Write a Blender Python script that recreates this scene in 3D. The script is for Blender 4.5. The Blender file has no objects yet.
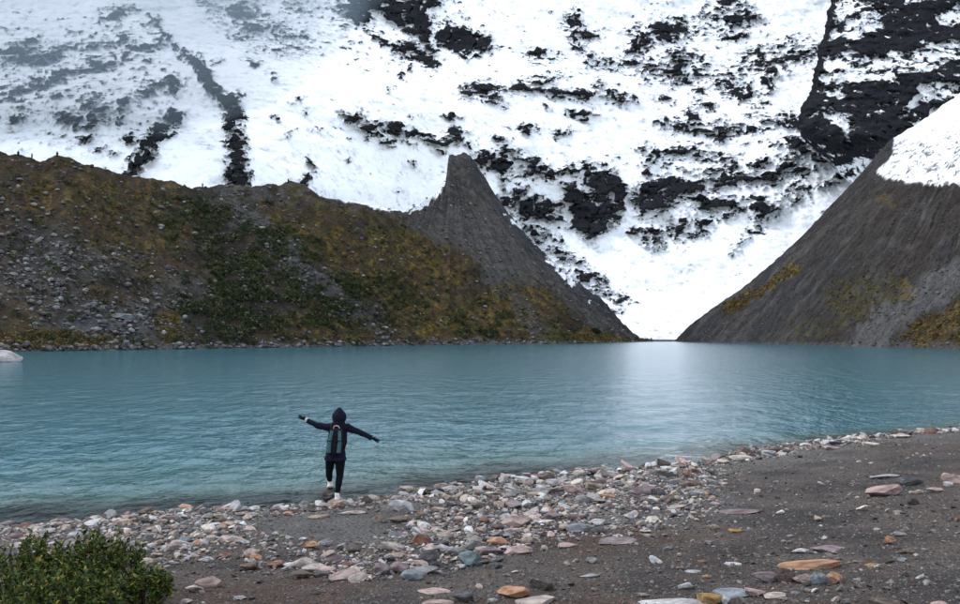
import bpy, bmesh, math, random
import numpy as np
from mathutils import Vector, Matrix

random.seed(7)
RNG = np.random.default_rng(11)
scene = bpy.context.scene
C = scene.collection

# ------------------------------------------------------------------ camera
F = 900.0            # focal length in pixels of a 960 wide picture
H = 3.1              # eye height above the lake
HOR = 336.0          # picture row of the true horizon
cam_data = bpy.data.cameras.new('camera')
cam_data.sensor_width = 36.0
cam_data.lens = 36.0 * F / 960.0
cam_data.shift_y = (HOR - 302.0) / 960.0
cam_data.clip_start = 0.1
cam_data.clip_end = 9000.0
cam = bpy.data.objects.new('camera', cam_data)
cam.location = (0, 0, H)
cam.rotation_euler = (math.radians(90), 0, 0)
C.objects.link(cam)
scene.camera = cam

# ------------------------------------------------------------------ sky and sun (overcast)
SUN_EL, SUN_AZ = 56.0, -58.0          # azimuth from +Y towards +X
world = bpy.data.worlds.new('World')
scene.world = world
world.use_nodes = True
wn = world.node_tree
wn.nodes.clear()
w_out = wn.nodes.new('ShaderNodeOutputWorld')
w_bg = wn.nodes.new('ShaderNodeBackground')
w_sky = wn.nodes.new('ShaderNodeTexSky')
w_sky.sky_type = 'NISHITA'
w_sky.sun_disc = False
w_sky.sun_elevation = math.radians(SUN_EL)
w_sky.sun_rotation = math.radians(SUN_AZ)
w_sky.altitude = 4200
w_sky.air_density = 1.6
w_sky.dust_density = 8.0
w_hsv = wn.nodes.new('ShaderNodeHueSaturation')
w_hsv.inputs['Saturation'].default_value = 0.40
w_hsv.inputs['Value'].default_value = 1.3
w_bg.inputs['Strength'].default_value = 0.15
wn.links.new(w_sky.outputs[0], w_hsv.inputs['Color'])
wn.links.new(w_hsv.outputs[0], w_bg.inputs['Color'])
wn.links.new(w_bg.outputs[0], w_out.inputs['Surface'])

sun_data = bpy.data.lights.new('sun', 'SUN')
sun_data.energy = 1.0
sun_data.angle = math.radians(16)
sun_data.color = (1.0, 0.97, 0.93)
sun = bpy.data.objects.new('sun', sun_data)
sd = Vector((math.cos(math.radians(SUN_EL)) * math.sin(math.radians(SUN_AZ)),
             math.cos(math.radians(SUN_EL)) * math.cos(math.radians(SUN_AZ)),
             math.sin(math.radians(SUN_EL))))
sun.rotation_euler = sd.to_track_quat('Z', 'Y').to_euler()
C.objects.link(sun)

vs = scene.view_settings
vs.view_transform = 'Standard'
vs.look = 'None'
vs.exposure = 1.2
vs.gamma = 1.0
vs.use_curve_mapping = False
scene.cycles.max_bounces = 4
scene.cycles.transparent_max_bounces = 12

# ------------------------------------------------------------------ noise helpers
def _hash(ix, iy, seed):
    h = (ix.astype(np.int64) * 374761393 + iy.astype(np.int64) * 668265263 + seed * 1274126177) & 0xffffffff
    h = ((h ^ (h >> 13)) * 1274126177) & 0xffffffff
    h = ((h ^ (h >> 15)) * 2246822519) & 0xffffffff
    return (h ^ (h >> 16)) & 0xffffffff

def perlin(x, y, seed=0):
    x = np.asarray(x, float); y = np.asarray(y, float)
    x, y = np.broadcast_arrays(x, y)
    ix = np.floor(x); iy = np.floor(y)
    fx = x - ix; fy = y - iy
    u = fx * fx * fx * (fx * (fx * 6 - 15) + 10)
    v = fy * fy * fy * (fy * (fy * 6 - 15) + 10)
    def g(dx, dy):
        a = _hash(ix + dx, iy + dy, seed) * (2 * math.pi / 4294967296.0)
        return np.cos(a) * (fx - dx) + np.sin(a) * (fy - dy)
    a = g(0, 0); b = g(1, 0); c = g(0, 1); d = g(1, 1)
    return (a + (b - a) * u) * (1 - v) + (c + (d - c) * u) * v

def fbm(x, y, octaves=5, seed=0, gain=0.5, lac=2.03):
    s = 0; a = 1.0; t = 0
    for o in range(octaves):
        s = s + a * perlin(x, y, seed + o * 17)
        t += a; a *= gain
        x = x * lac + 3.7; y = y * lac + 9.1
    return s / t * 2.2

def ridged(x, y, octaves=5, seed=0, gain=0.5):
    s = 0; a = 1.0; t = 0
    for o in range(octaves):
        s = s + a * (1 - 2.2 * np.abs(perlin(x, y, seed + o * 13)))
        t += a; a *= gain
        x = x * 2.07 + 1.3; y = y * 2.07 + 5.9
    return s / t

def sstep(a, b, x):
    t = np.clip((x - a) / (b - a), 0, 1)
    return t * t * (3 - 2 * t)

def ell(px, py, cx, cy, rx, ry, ang=0.0):
    """1 in the middle of an ellipse, 0 on its rim, below 0 outside"""
    c, s = math.cos(math.radians(ang)), math.sin(math.radians(ang))
    dx = px - cx; dy = py - cy
    return 1 - np.sqrt(((dx * c + dy * s) / rx) ** 2 + ((-dx * s + dy * c) / ry) ** 2)

def pline(px, py, pts, w0, w1=None):
    """1 on a polyline, 0 at half width w (tapering w0 -> w1), negative beyond"""
    w1 = w0 if w1 is None else w1
    best = np.full(np.shape(px), -9.0)
    n = len(pts) - 1
    for i in range(n):
        (ax, ay), (bx, by) = pts[i], pts[i + 1]
        ex, ey = bx - ax, by - ay
        t = np.clip(((px - ax) * ex + (py - ay) * ey) / (ex * ex + ey * ey), 0, 1)
        d = np.hypot(px - ax - t * ex, py - ay - t * ey)
        w = w0 + (w1 - w0) * ((i + t) / n)
        best = np.maximum(best, 1 - d / w)
    return best

def poly(px, py, pts, soft):
    """signed distance to a polygon's outline over `soft`, positive inside"""
    inside = np.zeros(np.shape(px), bool)
    dist = np.full(np.shape(px), 1e9)
    n = len(pts)
    for i in range(n):
        (ax, ay), (bx, by) = pts[i], pts[(i + 1) % n]
        ex, ey = bx - ax, by - ay
        t = np.clip(((px - ax) * ex + (py - ay) * ey) / (ex * ex + ey * ey + 1e-9), 0, 1)
        dist = np.minimum(dist, np.hypot(px - ax - t * ex, py - ay - t * ey))
        cond = (ay > py) != (by > py)
        xc = ax + (py - ay) * ex / (ey if abs(ey) > 1e-9 else 1e-9)
        inside ^= cond & (px < xc)
    return np.where(inside, dist, -dist) / soft

def smooth_interp(x, xs, ys):
    """monotone-ish cubic through control points"""
    xs = np.asarray(xs, float); ys = np.asarray(ys, float)
    m = np.gradient(ys, xs)
    i = np.clip(np.searchsorted(xs, x) - 1, 0, len(xs) - 2)
    h = xs[i + 1] - xs[i]
    t = np.clip((x - xs[i]) / h, 0, 1)
    return ((2*t**3 - 3*t**2 + 1) * ys[i] + (t**3 - 2*t**2 + t) * h * m[i]
            + (-2*t**3 + 3*t**2) * ys[i + 1] + (t**3 - t**2) * h * m[i + 1])

# ------------------------------------------------------------------ mesh helpers
def mesh_np(name, verts, faces, mat, cols=None, attrs=None, smooth=True, parent=None):
    me = bpy.data.meshes.new(name)
    verts = np.asarray(verts, np.float32); faces = np.asarray(faces, np.int32)
    k = faces.shape[1]
    me.vertices.add(len(verts)); me.vertices.foreach_set('co', verts.ravel())
    me.loops.add(faces.size); me.loops.foreach_set('vertex_index', faces.ravel())
    me.polygons.add(len(faces))
    me.polygons.foreach_set('loop_start', np.arange(0, faces.size, k, dtype=np.int32))
    me.polygons.foreach_set('loop_total', np.full(len(faces), k, np.int32))
    me.polygons.foreach_set('use_smooth', np.full(len(faces), smooth, bool))
    me.update(calc_edges=True)
    if cols is not None:
        a = me.color_attributes.new('Col', 'FLOAT_COLOR', 'POINT')
        c4 = np.ones((len(verts), 4), np.float32); c4[:, :3] = cols
        a.data.foreach_set('color', c4.ravel())
    for nm, arr in (attrs or {}).items():
        a = me.attributes.new(nm, 'FLOAT', 'POINT')
        a.data.foreach_set('value', np.asarray(arr, np.float32).ravel())
    if mat: me.materials.append(mat)
    o = bpy.data.objects.new(name, me); C.objects.link(o)
    if parent: o.parent = parent
    return o

def grid_faces(nr, nc):
    idx = np.arange(nr * nc).reshape(nr, nc)
    return np.stack([idx[:-1, :-1], idx[:-1, 1:], idx[1:, 1:], idx[1:, :-1]], -1).reshape(-1, 4)

def tag(o, label=None, cat=None, group=None, kind=None):
    if label: o['label'] = label
    if cat: o['category'] = cat
    if group: o['group'] = group
    if kind: o['kind'] = kind
    return o

def empty(name, loc=(0, 0, 0), rz=0):
    o = bpy.data.objects.new(name, None); C.objects.link(o)
    o.empty_display_size = 0.1
    o.location = loc; o.rotation_euler = (0, 0, rz)
    return o

# ------------------------------------------------------------------ materials
class NT:
    def __init__(self, name):
        self.m = bpy.data.materials.new(name); self.m.use_nodes = True
        self.t = self.m.node_tree; self.t.nodes.clear()
        self.out = self.n('ShaderNodeOutputMaterial')
    def n(self, ty, **kw):
        nd = self.t.nodes.new(ty)
        for k, v in kw.items(): setattr(nd, k, v)
        return nd
    def l(self, a, b): self.t.links.new(a, b)
    def val(self, sock, v):
        if hasattr(v, 'is_output') or isinstance(v, bpy.types.NodeSocket): self.l(v, sock)
        else: sock.default_value = v
    def math(self, op, a, b=0.0, c=0.0):
        nd = self.n('ShaderNodeMath', operation=op)
        self.val(nd.inputs[0], a); self.val(nd.inputs[1], b); self.val(nd.inputs[2], c)
        return nd.outputs[0]
    def mix(self, f, a, b, blend='MIX'):
        nd = self.n('ShaderNodeMix', data_type='RGBA', blend_type=blend)
        self.val(nd.inputs[0], f)
        for s, v in ((nd.inputs[6], a), (nd.inputs[7], b)):
            if isinstance(v, tuple): v = (*v[:3], 1)
            self.val(s, v)
        return nd.outputs[2]
    def noise(self, vec, scale, detail=4, rough=0.55, dist=0.0):
        nd = self.n('ShaderNodeTexNoise')
        nd.inputs['Scale'].default_value = scale; nd.inputs['Detail'].default_value = detail
        nd.inputs['Roughness'].default_value = rough; nd.inputs['Distortion'].default_value = dist
        if vec is not None: self.l(vec, nd.inputs['Vector'])
        return nd.outputs['Fac']
    def ramp(self, f, a, b, ca=0.0, cb=1.0):
        nd = self.n('ShaderNodeMapRange'); nd.interpolation_type = 'SMOOTHSTEP'
        self.val(nd.inputs[0], f)
        nd.inputs[1].default_value = a; nd.inputs[2].default_value = b
        nd.inputs[3].default_value = ca; nd.inputs[4].default_value = cb
        return nd.outputs[0]
    def attr(self, name, out='Fac'):
        return self.n('ShaderNodeAttribute', attribute_name=name).outputs[out]
    def coord(self, which='Object'):
        return self.n('ShaderNodeTexCoord').outputs[which]
    def scaled(self, vec, s):
        nd = self.n('ShaderNodeMapping'); nd.inputs['Scale'].default_value = s
        self.l(vec, nd.inputs['Vector']); return nd.outputs[0]
    def bump(self, h, strength, dist):
        nd = self.n('ShaderNodeBump'); nd.inputs['Strength'].default_value = strength
        nd.inputs['Distance'].default_value = dist; self.l(h, nd.inputs['Height'])
        return nd.outputs[0]
    def bsdf(self, color, rough=0.8, normal=None, spec=0.3, **kw):
        b = self.n('ShaderNodeBsdfPrincipled')
        self.val(b.inputs['Base Color'], (*color[:3], 1) if isinstance(color, tuple) else color)
        self.val(b.inputs['Roughness'], rough)
        b.inputs['Specular IOR Level'].default_value = spec
        if normal is not None: self.l(normal, b.inputs['Normal'])
        for k, v in kw.items(): self.val(b.inputs[k], v)
        self.l(b.outputs[0], self.out.inputs['Surface'])
        return b

def mat_mountain():
    t = NT('snow_and_rock'); g = t.coord()
    r = t.attr('rock')
    nz = t.noise(g, 0.16, 6, 0.72)
    nz2 = t.noise(t.scaled(g, (0.5, 0.5, 1.5)), 0.09, 5, 0.6)
    f = t.math('ADD', r, t.math('MULTIPLY', t.math('SUBTRACT', nz, 0.5), 2.4))
    f = t.math('ADD', f, t.math('MULTIPLY', t.math('SUBTRACT', nz2, 0.5), 1.5))
    m = t.ramp(f, -0.05, 0.18)
    rv = t.noise(g, 0.08, 6, 0.6)
    rock = t.mix(rv, (0.007, 0.008, 0.010), (0.022, 0.024, 0.027))
    rock = t.mix(t.ramp(t.noise(g, 0.9, 4, 0.7), 0.5, 0.75), rock, (0.045, 0.046, 0.05))
    sv = t.noise(g, 0.012, 4, 0.5)
    snow = t.mix(sv, (0.78, 0.82, 0.86), (0.88, 0.9, 0.92))
    dirt = t.math('MULTIPLY', t.ramp(f, -0.55, 0.05), t.ramp(nz, 0.45, 0.7))
    snow = t.mix(t.math('MULTIPLY', dirt, 0.35), snow, (0.35, 0.38, 0.42))
    thin = t.math('MULTIPLY', t.ramp(f, -0.75, 0.0), t.ramp(t.noise(t.scaled(g, (1.0, 1.0, 0.45)), 0.12, 6, 0.75), 0.46, 0.62))
    snow = t.mix(t.math('MULTIPLY', thin, 0.55), snow, (0.22, 0.25, 0.28))
    col = t.mix(m, snow, rock)
    col = t.mix(t.attr('soil'), col, (0.06, 0.06, 0.062))
    bh = t.math('ADD', t.math('MULTIPLY', nz, 1.0), t.math('MULTIPLY', t.noise(g, 0.04, 5, 0.6), 3.0))
    t.bsdf(col, t.math('SUBTRACT', 0.9, t.math('MULTIPLY', m, 0.2)), t.bump(bh, 0.5, 1.6), 0.0)
    return t.m

def mat_terrain(name, scale, amp, bump_d):
    t = NT(name); g = t.coord()
    col = t.attr('Col', 'Color')
    n1 = t.noise(g, scale, 6, 0.68)
    n2 = t.noise(g, scale * 5, 4, 0.7)
    k = t.math('ADD', t.math('MULTIPLY', t.ramp(n1, 0.3, 0.72), amp), t.math('MULTIPLY', t.ramp(n2, 0.3, 0.72), amp))
    k = t.math('ADD', k, 1.0 - amp)
    cc = t.n('ShaderNodeVectorMath', operation='SCALE'); t.l(col, cc.inputs[0]); t.l(k, cc.inputs['Scale'])
    bh = t.math('ADD', n1, t.math('MULTIPLY', n2, 0.4))
    t.bsdf(cc.outputs[0], 0.95, t.bump(bh, 0.8, bump_d), 0.0)
    return t.m

def mat_vcol(name, rough=0.85, nscale=9.0, amp=0.35, spec=0.25, bumpd=0.02):
    t = NT(name); g = t.coord()
    n1 = t.noise(g, nscale, 5, 0.65)
    k = t.math('ADD', t.math('MULTIPLY', t.ramp(n1, 0.3, 0.7), amp * 2), 1.0 - amp)
    cc = t.n('ShaderNodeVectorMath', operation='SCALE'); t.l(t.attr('Col', 'Color'), cc.inputs[0]); t.l(k, cc.inputs['Scale'])
    t.bsdf(cc.outputs[0], rough, t.bump(n1, 0.6, bumpd), spec)
    return t.m

def mat_stone():
    t = NT('beach_stone'); g = t.coord()
    oi = t.n('ShaderNodeObjectInfo')
    add = t.n('ShaderNodeVectorMath', operation='ADD'); t.l(g, add.inputs[0])
    off = t.n('ShaderNodeVectorMath', operation='SCALE'); off.inputs[0].default_value = (31, 17, 53); t.l(oi.outputs['Random'], off.inputs['Scale'])
    t.l(off.outputs[0], add.inputs[1]); v = add.outputs[0]
    base = oi.outputs['Color']
    n1 = t.noise(v, 2.2, 6, 0.62, 0.4)
    n2 = t.noise(v, 14, 5, 0.7)
    veins = t.noise(t.scaled(v, (1.0, 1.0, 5.0)), 1.6, 4, 0.6, 0.8)
    dark = t.mix(1.0, base, (0.42, 0.40, 0.42), 'MULTIPLY')
    c = t.mix(t.ramp(n1, 0.35, 0.66), dark, base)
    c = t.mix(t.math('MULTIPLY', t.ramp(veins, 0.55, 0.68), 0.45), c, (0.30, 0.29, 0.28))
    c = t.mix(t.math('MULTIPLY', t.ramp(n2, 0.56, 0.72), 0.4), c, (0.05, 0.045, 0.042))
    bh = t.math('ADD', t.math('MULTIPLY', n1, 1.0), t.math('MULTIPLY', n2, 0.35))
    t.bsdf(c, 0.82, t.bump(bh, 0.7, 0.06), 0.3)
    return t.m

def mat_ground():
    t = NT('gravel_ground'); g = t.coord()
    col = t.attr('Col', 'Color')
    n1 = t.noise(g, 1.1, 6, 0.65); n2 = t.noise(g, 26, 5, 0.75)
    vo = t.n('ShaderNodeTexVoronoi'); vo.inputs['Scale'].default_value = 34; t.l(g, vo.inputs['Vector'])
    vo2 = t.n('ShaderNodeTexVoronoi'); vo2.inputs['Scale'].default_value = 80; t.l(g, vo2.inputs['Vector'])
    k = t.math('ADD', 0.35, t.math('MULTIPLY', t.ramp(n1, 0.3, 0.7), 0.5))
    k = t.math('ADD', k, t.math('MULTIPLY', t.ramp(n2, 0.35, 0.7), 0.75))
    bw = t.n('ShaderNodeRGBToBW'); t.l(vo.outputs['Color'], bw.inputs[0])
    k = t.math('MULTIPLY', k, t.math('ADD', 0.55, t.math('MULTIPLY', bw.outputs[0], 0.9)))
    cc = t.n('ShaderNodeVectorMath', operation='SCALE'); t.l(col, cc.inputs[0]); t.l(k, cc.inputs['Scale'])
    bh = t.math('ADD', t.math('MULTIPLY', vo.outputs['Distance'], -0.9), t.math('MULTIPLY', vo2.outputs['Distance'], -0.4))
    bh = t.math('ADD', bh, t.math('MULTIPLY', n2, 0.6))
    wet = t.attr('wet')
    t.bsdf(cc.outputs[0], t.math('SUBTRACT', 0.95, t.math('MULTIPLY', wet, 0.45)), t.bump(bh, 0.9, 0.03), 0.3)
    return t.m

def mat_water():
    t = NT('lake_water'); g = t.coord('Object')
    wob = t.noise(t.scaled(g, (1.1, 1.0, 1.0)), 2.3, 3, 0.6, 0.5)
    big = t.noise(t.scaled(g, (1.2, 1.0, 1.0)), 0.5, 4, 0.6, 0.3)
    fine = t.noise(t.scaled(g, (0.7, 1.0, 1.0)), 7.0, 3, 0.6)
    mid = t.noise(t.scaled(g, (0.9, 0.3, 1.0)), 1.0, 3, 0.6, 0.4)
    h = t.math('ADD', t.math('ADD', t.math('MULTIPLY', wob, 0.075), t.math('MULTIPLY', mid, 0.17)), t.math('ADD', t.math('MULTIPLY', big, 0.16), t.math('MULTIPLY', fine, 0.012)))
    nrm = t.bump(h, 1.0, 1.0)
    body = t.mix(t.noise(g, 0.02, 3, 0.5), (0.015, 0.092, 0.110), (0.017, 0.104, 0.138))
    shallow = t.attr('shallow')
    body = t.mix(t.ramp(shallow, 0.0, 0.9), body, (0.085, 0.175, 0.145))
    deep = t.n('ShaderNodeBsdfPrincipled')
    t.l(body, deep.inputs['Base Color']); deep.inputs['Roughness'].default_value = 0.12
    deep.inputs['IOR'].default_value = 1.45; t.l(nrm, deep.inputs['Normal'])
    fr = t.n('ShaderNodeFresnel'); fr.inputs['IOR'].default_value = 1.333; t.l(nrm, fr.inputs['Normal'])
    gl = t.n('ShaderNodeBsdfGlossy'); gl.inputs['Roughness'].default_value = 0.05; t.l(nrm, gl.inputs['Normal'])
    tr = t.n('ShaderNodeBsdfTransparent'); tr.inputs['Color'].default_value = (0.50, 0.72, 0.72, 1)
    mx = t.n('ShaderNodeMixShader'); t.l(fr.outputs[0], mx.inputs[0]); t.l(tr.outputs[0], mx.inputs[1]); t.l(gl.outputs[0], mx.inputs[2])
    m2 = t.n('ShaderNodeMixShader'); t.l(t.ramp(shallow, 0.1, 1.0), m2.inputs[0]); t.l(deep.outputs[0], m2.inputs[1]); t.l(mx.outputs[0], m2.inputs[2])
    t.l(m2.outputs[0], t.out.inputs['Surface'])
    return t.m

def mat_plain(name, color, rough=0.8, nscale=30, amp=0.3, bumpd=0.004, spec=0.3):
    t = NT(name); g = t.coord()
    n = t.noise(g, nscale, 4, 0.6)
    c = t.mix(t.ramp(n, 0.3, 0.7), tuple(x * (1 - amp) for x in color), tuple(min(1, x * (1 + amp)) for x in color))
    t.bsdf(c, rough, t.bump(n, 0.5, bumpd), spec)
    return t.m

M = dict(
    mountain=mat_mountain(),
    terrain=mat_terrain('moraine_earth', 0.22, 0.62, 1.0),
    scree=mat_vcol('scree_stone', 0.9, 1.2, 0.35, 0.2, 0.05),
    cover=mat_vcol('hill_foliage', 0.8, 1.6, 0.35, 0.2, 0.05),
    pebble=mat_vcol('pebble_stone', 0.85, 22, 0.35, 0.3, 0.01),
    leaf=mat_vcol('shrub_leaf', 0.65, 40, 0.3, 0.1, 0.002),
    stone=mat_stone(), ground=mat_ground(), water=mat_water(),
    navy=mat_plain('navy_jacket_cloth', (0.008, 0.009, 0.018), 0.85, spec=0.06),
    black=mat_plain('black_legging_cloth', (0.006, 0.007, 0.010), 0.9, spec=0.05),
    pack=mat_plain('black_pack_cloth', (0.009, 0.010, 0.014), 0.85, spec=0.06),
    teal=mat_plain('teal_pack_cloth', (0.05, 0.105, 0.12), 0.75, spec=0.1),
    shoe=mat_plain('white_shoe_fabric', (0.62, 0.58, 0.56), 0.7),
    sole=mat_plain('shoe_sole_rubber', (0.30, 0.28, 0.27), 0.8),
    skin=mat_plain('skin', (0.36, 0.22, 0.16), 0.55, 60, 0.12),
    beige=mat_plain('beige_webbing', (0.42, 0.36, 0.30), 0.8),
    hair=mat_plain('dark_hair', (0.012, 0.009, 0.008), 0.5),
    twig=mat_plain('shrub_twig', (0.05, 0.035, 0.022), 0.9),
)

def P(px, py, D):
    return np.stack([D * (px - 480.0) / F, D * np.ones_like(px), H + D * (HOR - py) / F], -1)

# ================================================================== MOUNTAIN
def build_mountain():
    pxs = np.concatenate([np.linspace(-420, -40, 60)[:-1], np.linspace(-40, 1010, 890), np.linspace(1010, 1300, 45)[1:]])
    pys = np.concatenate([np.linspace(348, -30, 330), np.linspace(-30, -330, 70)[1:]])
    PX, PY = np.meshgrid(pxs, pys)
    rows = [-330, -150, -60, 0, 50, 100, 140, 180, 230, 260, 300, 338, 348]
    cols = {
        -420: [1250, 950, 800, 700, 600, 500, 440, 400, 370, 355, 345, 335, 330],
        0:    [1300, 1010, 850, 740, 630, 520, 450, 410, 375, 360, 350, 340, 335],
        230:  [1420, 1110, 930, 810, 690, 570, 500, 455, 430, 420, 410, 400, 395],
        450:  [1550, 1260, 1080, 960, 850, 740, 680, 640, 610, 590, 560, 530, 520],
        660:  [1700, 1400, 1210, 1080, 980, 860, 775, 715, 668, 625, 570, 515, 500],
        830:  [1650, 1360, 1180, 1050, 950, 820, 735, 690, 650, 612, 560, 510, 495],
        1300: [1500, 1250, 1100, 980, 880, 790, 720, 680, 640, 600, 550, 505, 490],
    }
    keys = sorted(cols)
    colD = np.array([smooth_interp(pys, rows, cols[k]) for k in keys])      # keys x rows
    D = np.empty_like(PX)
    for j in range(len(pys)):
        D[j] = smooth_interp(pxs, keys, colD[:, j])
    # domain-warped picture coordinates as a surface coordinate for the rock map
    wx = PX + 10 * fbm(PX / 24, PY / 15, 5, 3, 0.55) + 3.0 * fbm(PX / 6, PY / 5, 3, 8)
    wy = PY + 7 * fbm(PX / 24, PY / 15, 5, 5, 0.55) + 2.5 * fbm(PX / 6, PY / 5, 3, 9)
    E = lambda *a: ell(wx, wy, *a)
    rock = np.full(PX.shape, -1.05)
    def add(f, s=1.0):
        nonlocal rock
        rock = np.maximum(rock, np.clip(f, -2, 1) * s)
    # the dark rock streak, its shoulder and the ridge line above
    add(pline(wx, wy, [(150, 12), (163, 33), (180, 52), (196, 62)], 3, 5), 0.75)
    add(pline(wx, wy, [(196, 60), (206, 76), (217, 92), (230, 104), (234, 125), (236, 150), (238, 190)], 6, 11), 1.0)
    add(E(234, 96, 8, 9), 0.9)
    add(pline(wx, wy, [(171, 116), (162, 130), (150, 143), (139, 160), (133, 172)], 10, 7), 1.0)
    add(E(167, 124, 10, 10), 1.0)
    for e in [(54, 58, 12, 5), (60, 118, 8, 5), (95, 122, 10, 5), (105, 62, 14, 4), (122, 40, 14, 6), (140, 48, 16, 6), (116, 15, 16, 9),
              (18, 90, 14, 9), (12, 96, 14, 6), (55, 72, 16, 4), (72, 72, 10, 4), (88, 104, 12, 8), (150, 22, 10, 6), (148, 60, 8, 4),
              (118, 104, 12, 4), (120, 117, 8, 6), (78, 122, 9, 4), (98, 150, 8, 3), (115, 155, 7, 4), (86, 138, 8, 3), (155, 82, 6, 6),
              (173, 87, 6, 4), (172, 76, 6, 3), (10, 52, 14, 5), (35, 60, 12, 5), (30, 40, 12, 4), (20, 118, 10, 3), (130, 140, 8, 5),
              (218, 62, 6, 3), (252, 65, 8, 4), (270, 74, 4, 3), (300, 100, 7, 3), (276, 116, 4, 3), (304, 112, 4, 4), (291, 133, 3, 2),
              (312, 165, 4, 9), (307, 182, 4, 8), (314, 128, 5, 2)]:
        add(E(*e, -15), 0.62)
    add(poly(wx, wy, [(196, -6), (250, -6), (272, 20), (300, 32), (312, 45), (285, 48), (250, 40), (225, 22)], 16), 0.45)
    add(E(300, 5, 14, 9), 0.4)
    add(poly(wx, wy, [(330, 14), (345, -8), (442, -8), (440, 8), (428, 22), (470, 26), (492, 38), (490, 52), (468, 60), (442, 48),
                      (438, 70), (422, 70), (396, 52), (382, 48), (362, 28)], 9), 0.9)
    rock = np.minimum(rock, 1 - 1.9 * np.clip(pline(wx, wy, [(378, 24), (402, 38), (420, 46)], 9, 5) + 0.4, 0, 1.2))
    rock = np.minimum(rock, 1 - 1.7 * np.clip(pline(wx, wy, [(430, 14), (436, 34), (436, 48)], 7, 5) + 0.3, 0, 1.2))
    for e in [(352, 10, 20, 14, 20, .8), (455, 30, 22, 9, 20, .8), (415, 52, 16, 8, 30, .85), (470, 48, 20, 9, 0, .7), (405, 73, 4, 8, 0, .9), (388, 90, 3, 4, 0, .6), (483, 90, 24, 8, -8, .95), (493, 99, 14, 5, 0, .9), (520, 87, 16, 6, 0, .8), (556, 92, 13, 7, 5, .9),
              (585, 94, 28, 5, 4, .85), (612, 97, 12, 4, 0, .7), (580, 115, 17, 4, 0, .9), (544, 108, 5, 5, 40, .8), (525, 128, 14, 6, 5, .8),
              (560, 135, 8, 4, -20, .6), (356, 113, 9, 5, 0, .85), (395, 127, 12, 6, 20, .9), (410, 135, 13, 5, 20, .8), (371, 132, 8, 5, 30, .8), (389, 141, 10, 5, 15, .85),
              (450, 117, 10, 3, 0, .8), (458, 137, 13, 7, 0, .85), (470, 142, 10, 4, 0, .8), (500, 140, 6, 3, 0, .6), (346, 163, 3, 3, 0, .6),
              (416, 162, 5, 3, 0, .6), (440, 151, 8, 3, 0, .7),
              (572, 20, 10, 8, 30, .8), (577, 38, 12, 14, 0, .7), (590, 34, 10, 4, 0, .7), (540, 56, 14, 5, 0, .45), (545, 78, 16, 4, 0, .4), (600, 84, 8, 4, 0, .4),
              (638, 45, 12, 17, 10, .95), (640, 72, 9, 8, 0, .9), (665, 30, 34, 12, -5, .95), (737, 22, 22, 13, -15, .9), (715, 15, 18, 8, 0, .7), (680, 66, 24, 17, -10, .9),
              (728, 3, 20, 7, 0, .7), (665, 100, 14, 4, -5, .8), (740, 91, 15, 8, 0, .75), (770, 82, 9, 9, -30, .6), (758, 55, 14, 9, -20, .4),
              (790, 55, 24, 12, -15, .5), (775, 68, 14, 9, -20, .45), (700, 128, 24, 6, 10, .6), (725, 133, 18, 9, 0, .7), (750, 126, 10, 6, 0, .6), (792, 119, 10, 8, 0, .85), (765, 124, 9, 5, 0, .6),
              (693, 115, 6, 12, 0, .5), (708, 108, 10, 5, 0, .6), (677, 126, 7, 3, 0, .7), (760, 105, 8, 4, 0, .5), (722, 120, 8, 4, 0, .6),
              (650, 158, 12, 7, 15, .7), (697, 153, 14, 3, 0, .6), (735, 165, 11, 4, 0, .8), (725, 176, 22, 9, 8, .8), (773, 177, 15, 8, 0, .95), (757, 163, 10, 4, 0, .6),
              (787, 165, 10, 5, 0, .6), (683, 228, 20, 11, -15, .45), (655, 238, 8, 9, 0, .4), (760, 205, 14, 8, 20, .95), (770, 212, 10, 4, 0, .8),
              (484, 164, 5, 10, 60, .8), (500, 168, 12, 6, 0, .8), (525, 160, 13, 6, 0, .85), (508, 153, 10, 4, 0, .7), (498, 154, 5, 3, 0, .7), (535, 173, 12, 6, 0, .7), (551, 176, 6, 6, 0, .7), (545, 165, 8, 3, 0, .6),
              (506, 180, 10, 4, -20, .6), (520, 190, 8, 4, 0, .6), (632, 190, 5, 9, 0, .9), (633, 207, 5, 11, 0, .9), (634, 232, 4, 6, 0, .6), (648, 172, 6, 5, 0, .7), (600, 163, 6, 3, 0, .5)]:
        add(E(*e[:5]), e[5])
    add(poly(wx, wy, [(508, 202), (526, 195), (550, 201), (568, 223), (550, 224), (520, 214)], 7), 1.0)
    add(poly(wx, wy, [(560, 180), (583, 185), (587, 173), (617, 171), (627, 187), (624, 222), (607, 224), (597, 240), (570, 231), (566, 216), (561, 200)], 8), 1.0)
    add(poly(wx, wy, [(636, 187), (660, 176), (682, 174), (702, 186), (723, 198), (742, 198), (732, 209), (707, 214), (690, 207), (672, 199), (668, 214), (636, 217)], 7), 1.0)
    rock = np.minimum(rock, 1 - 2.2 * np.clip(pline(wx, wy, [(556, 196), (566, 212), (568, 232)], 4.5, 4.5) + 0.2, 0, 1))
    rock = np.minimum(rock, 1 - 2.2 * np.clip(pline(wx, wy, [(629, 168), (629, 240)], 4.5, 4.5) + 0.2, 0, 1))
    add(pline(wx, wy, [(522, 212), (545, 240), (566, 262), (590, 278), (606, 294), (622, 304)], 9, 6), 0.35)
    add(pline(wx, wy, [(800, 190), (760, 222), (735, 250)], 7, 3), 0.25)
    for e in [(800, 146, 14, 8, 20, .9), (790, 140, 9, 5, 0, .6), (812, 165, 10, 6, 0, .7), (795, 155, 9, 5, 0, .6), (780, 143, 8, 5, 0, .5), (828, 184, 9, 5, -30, .6), (840, 176, 12, 6, -30, .7), (822, 158, 12, 6, 0, .7)]:
        add(E(*e[:5]), e[5])
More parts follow.
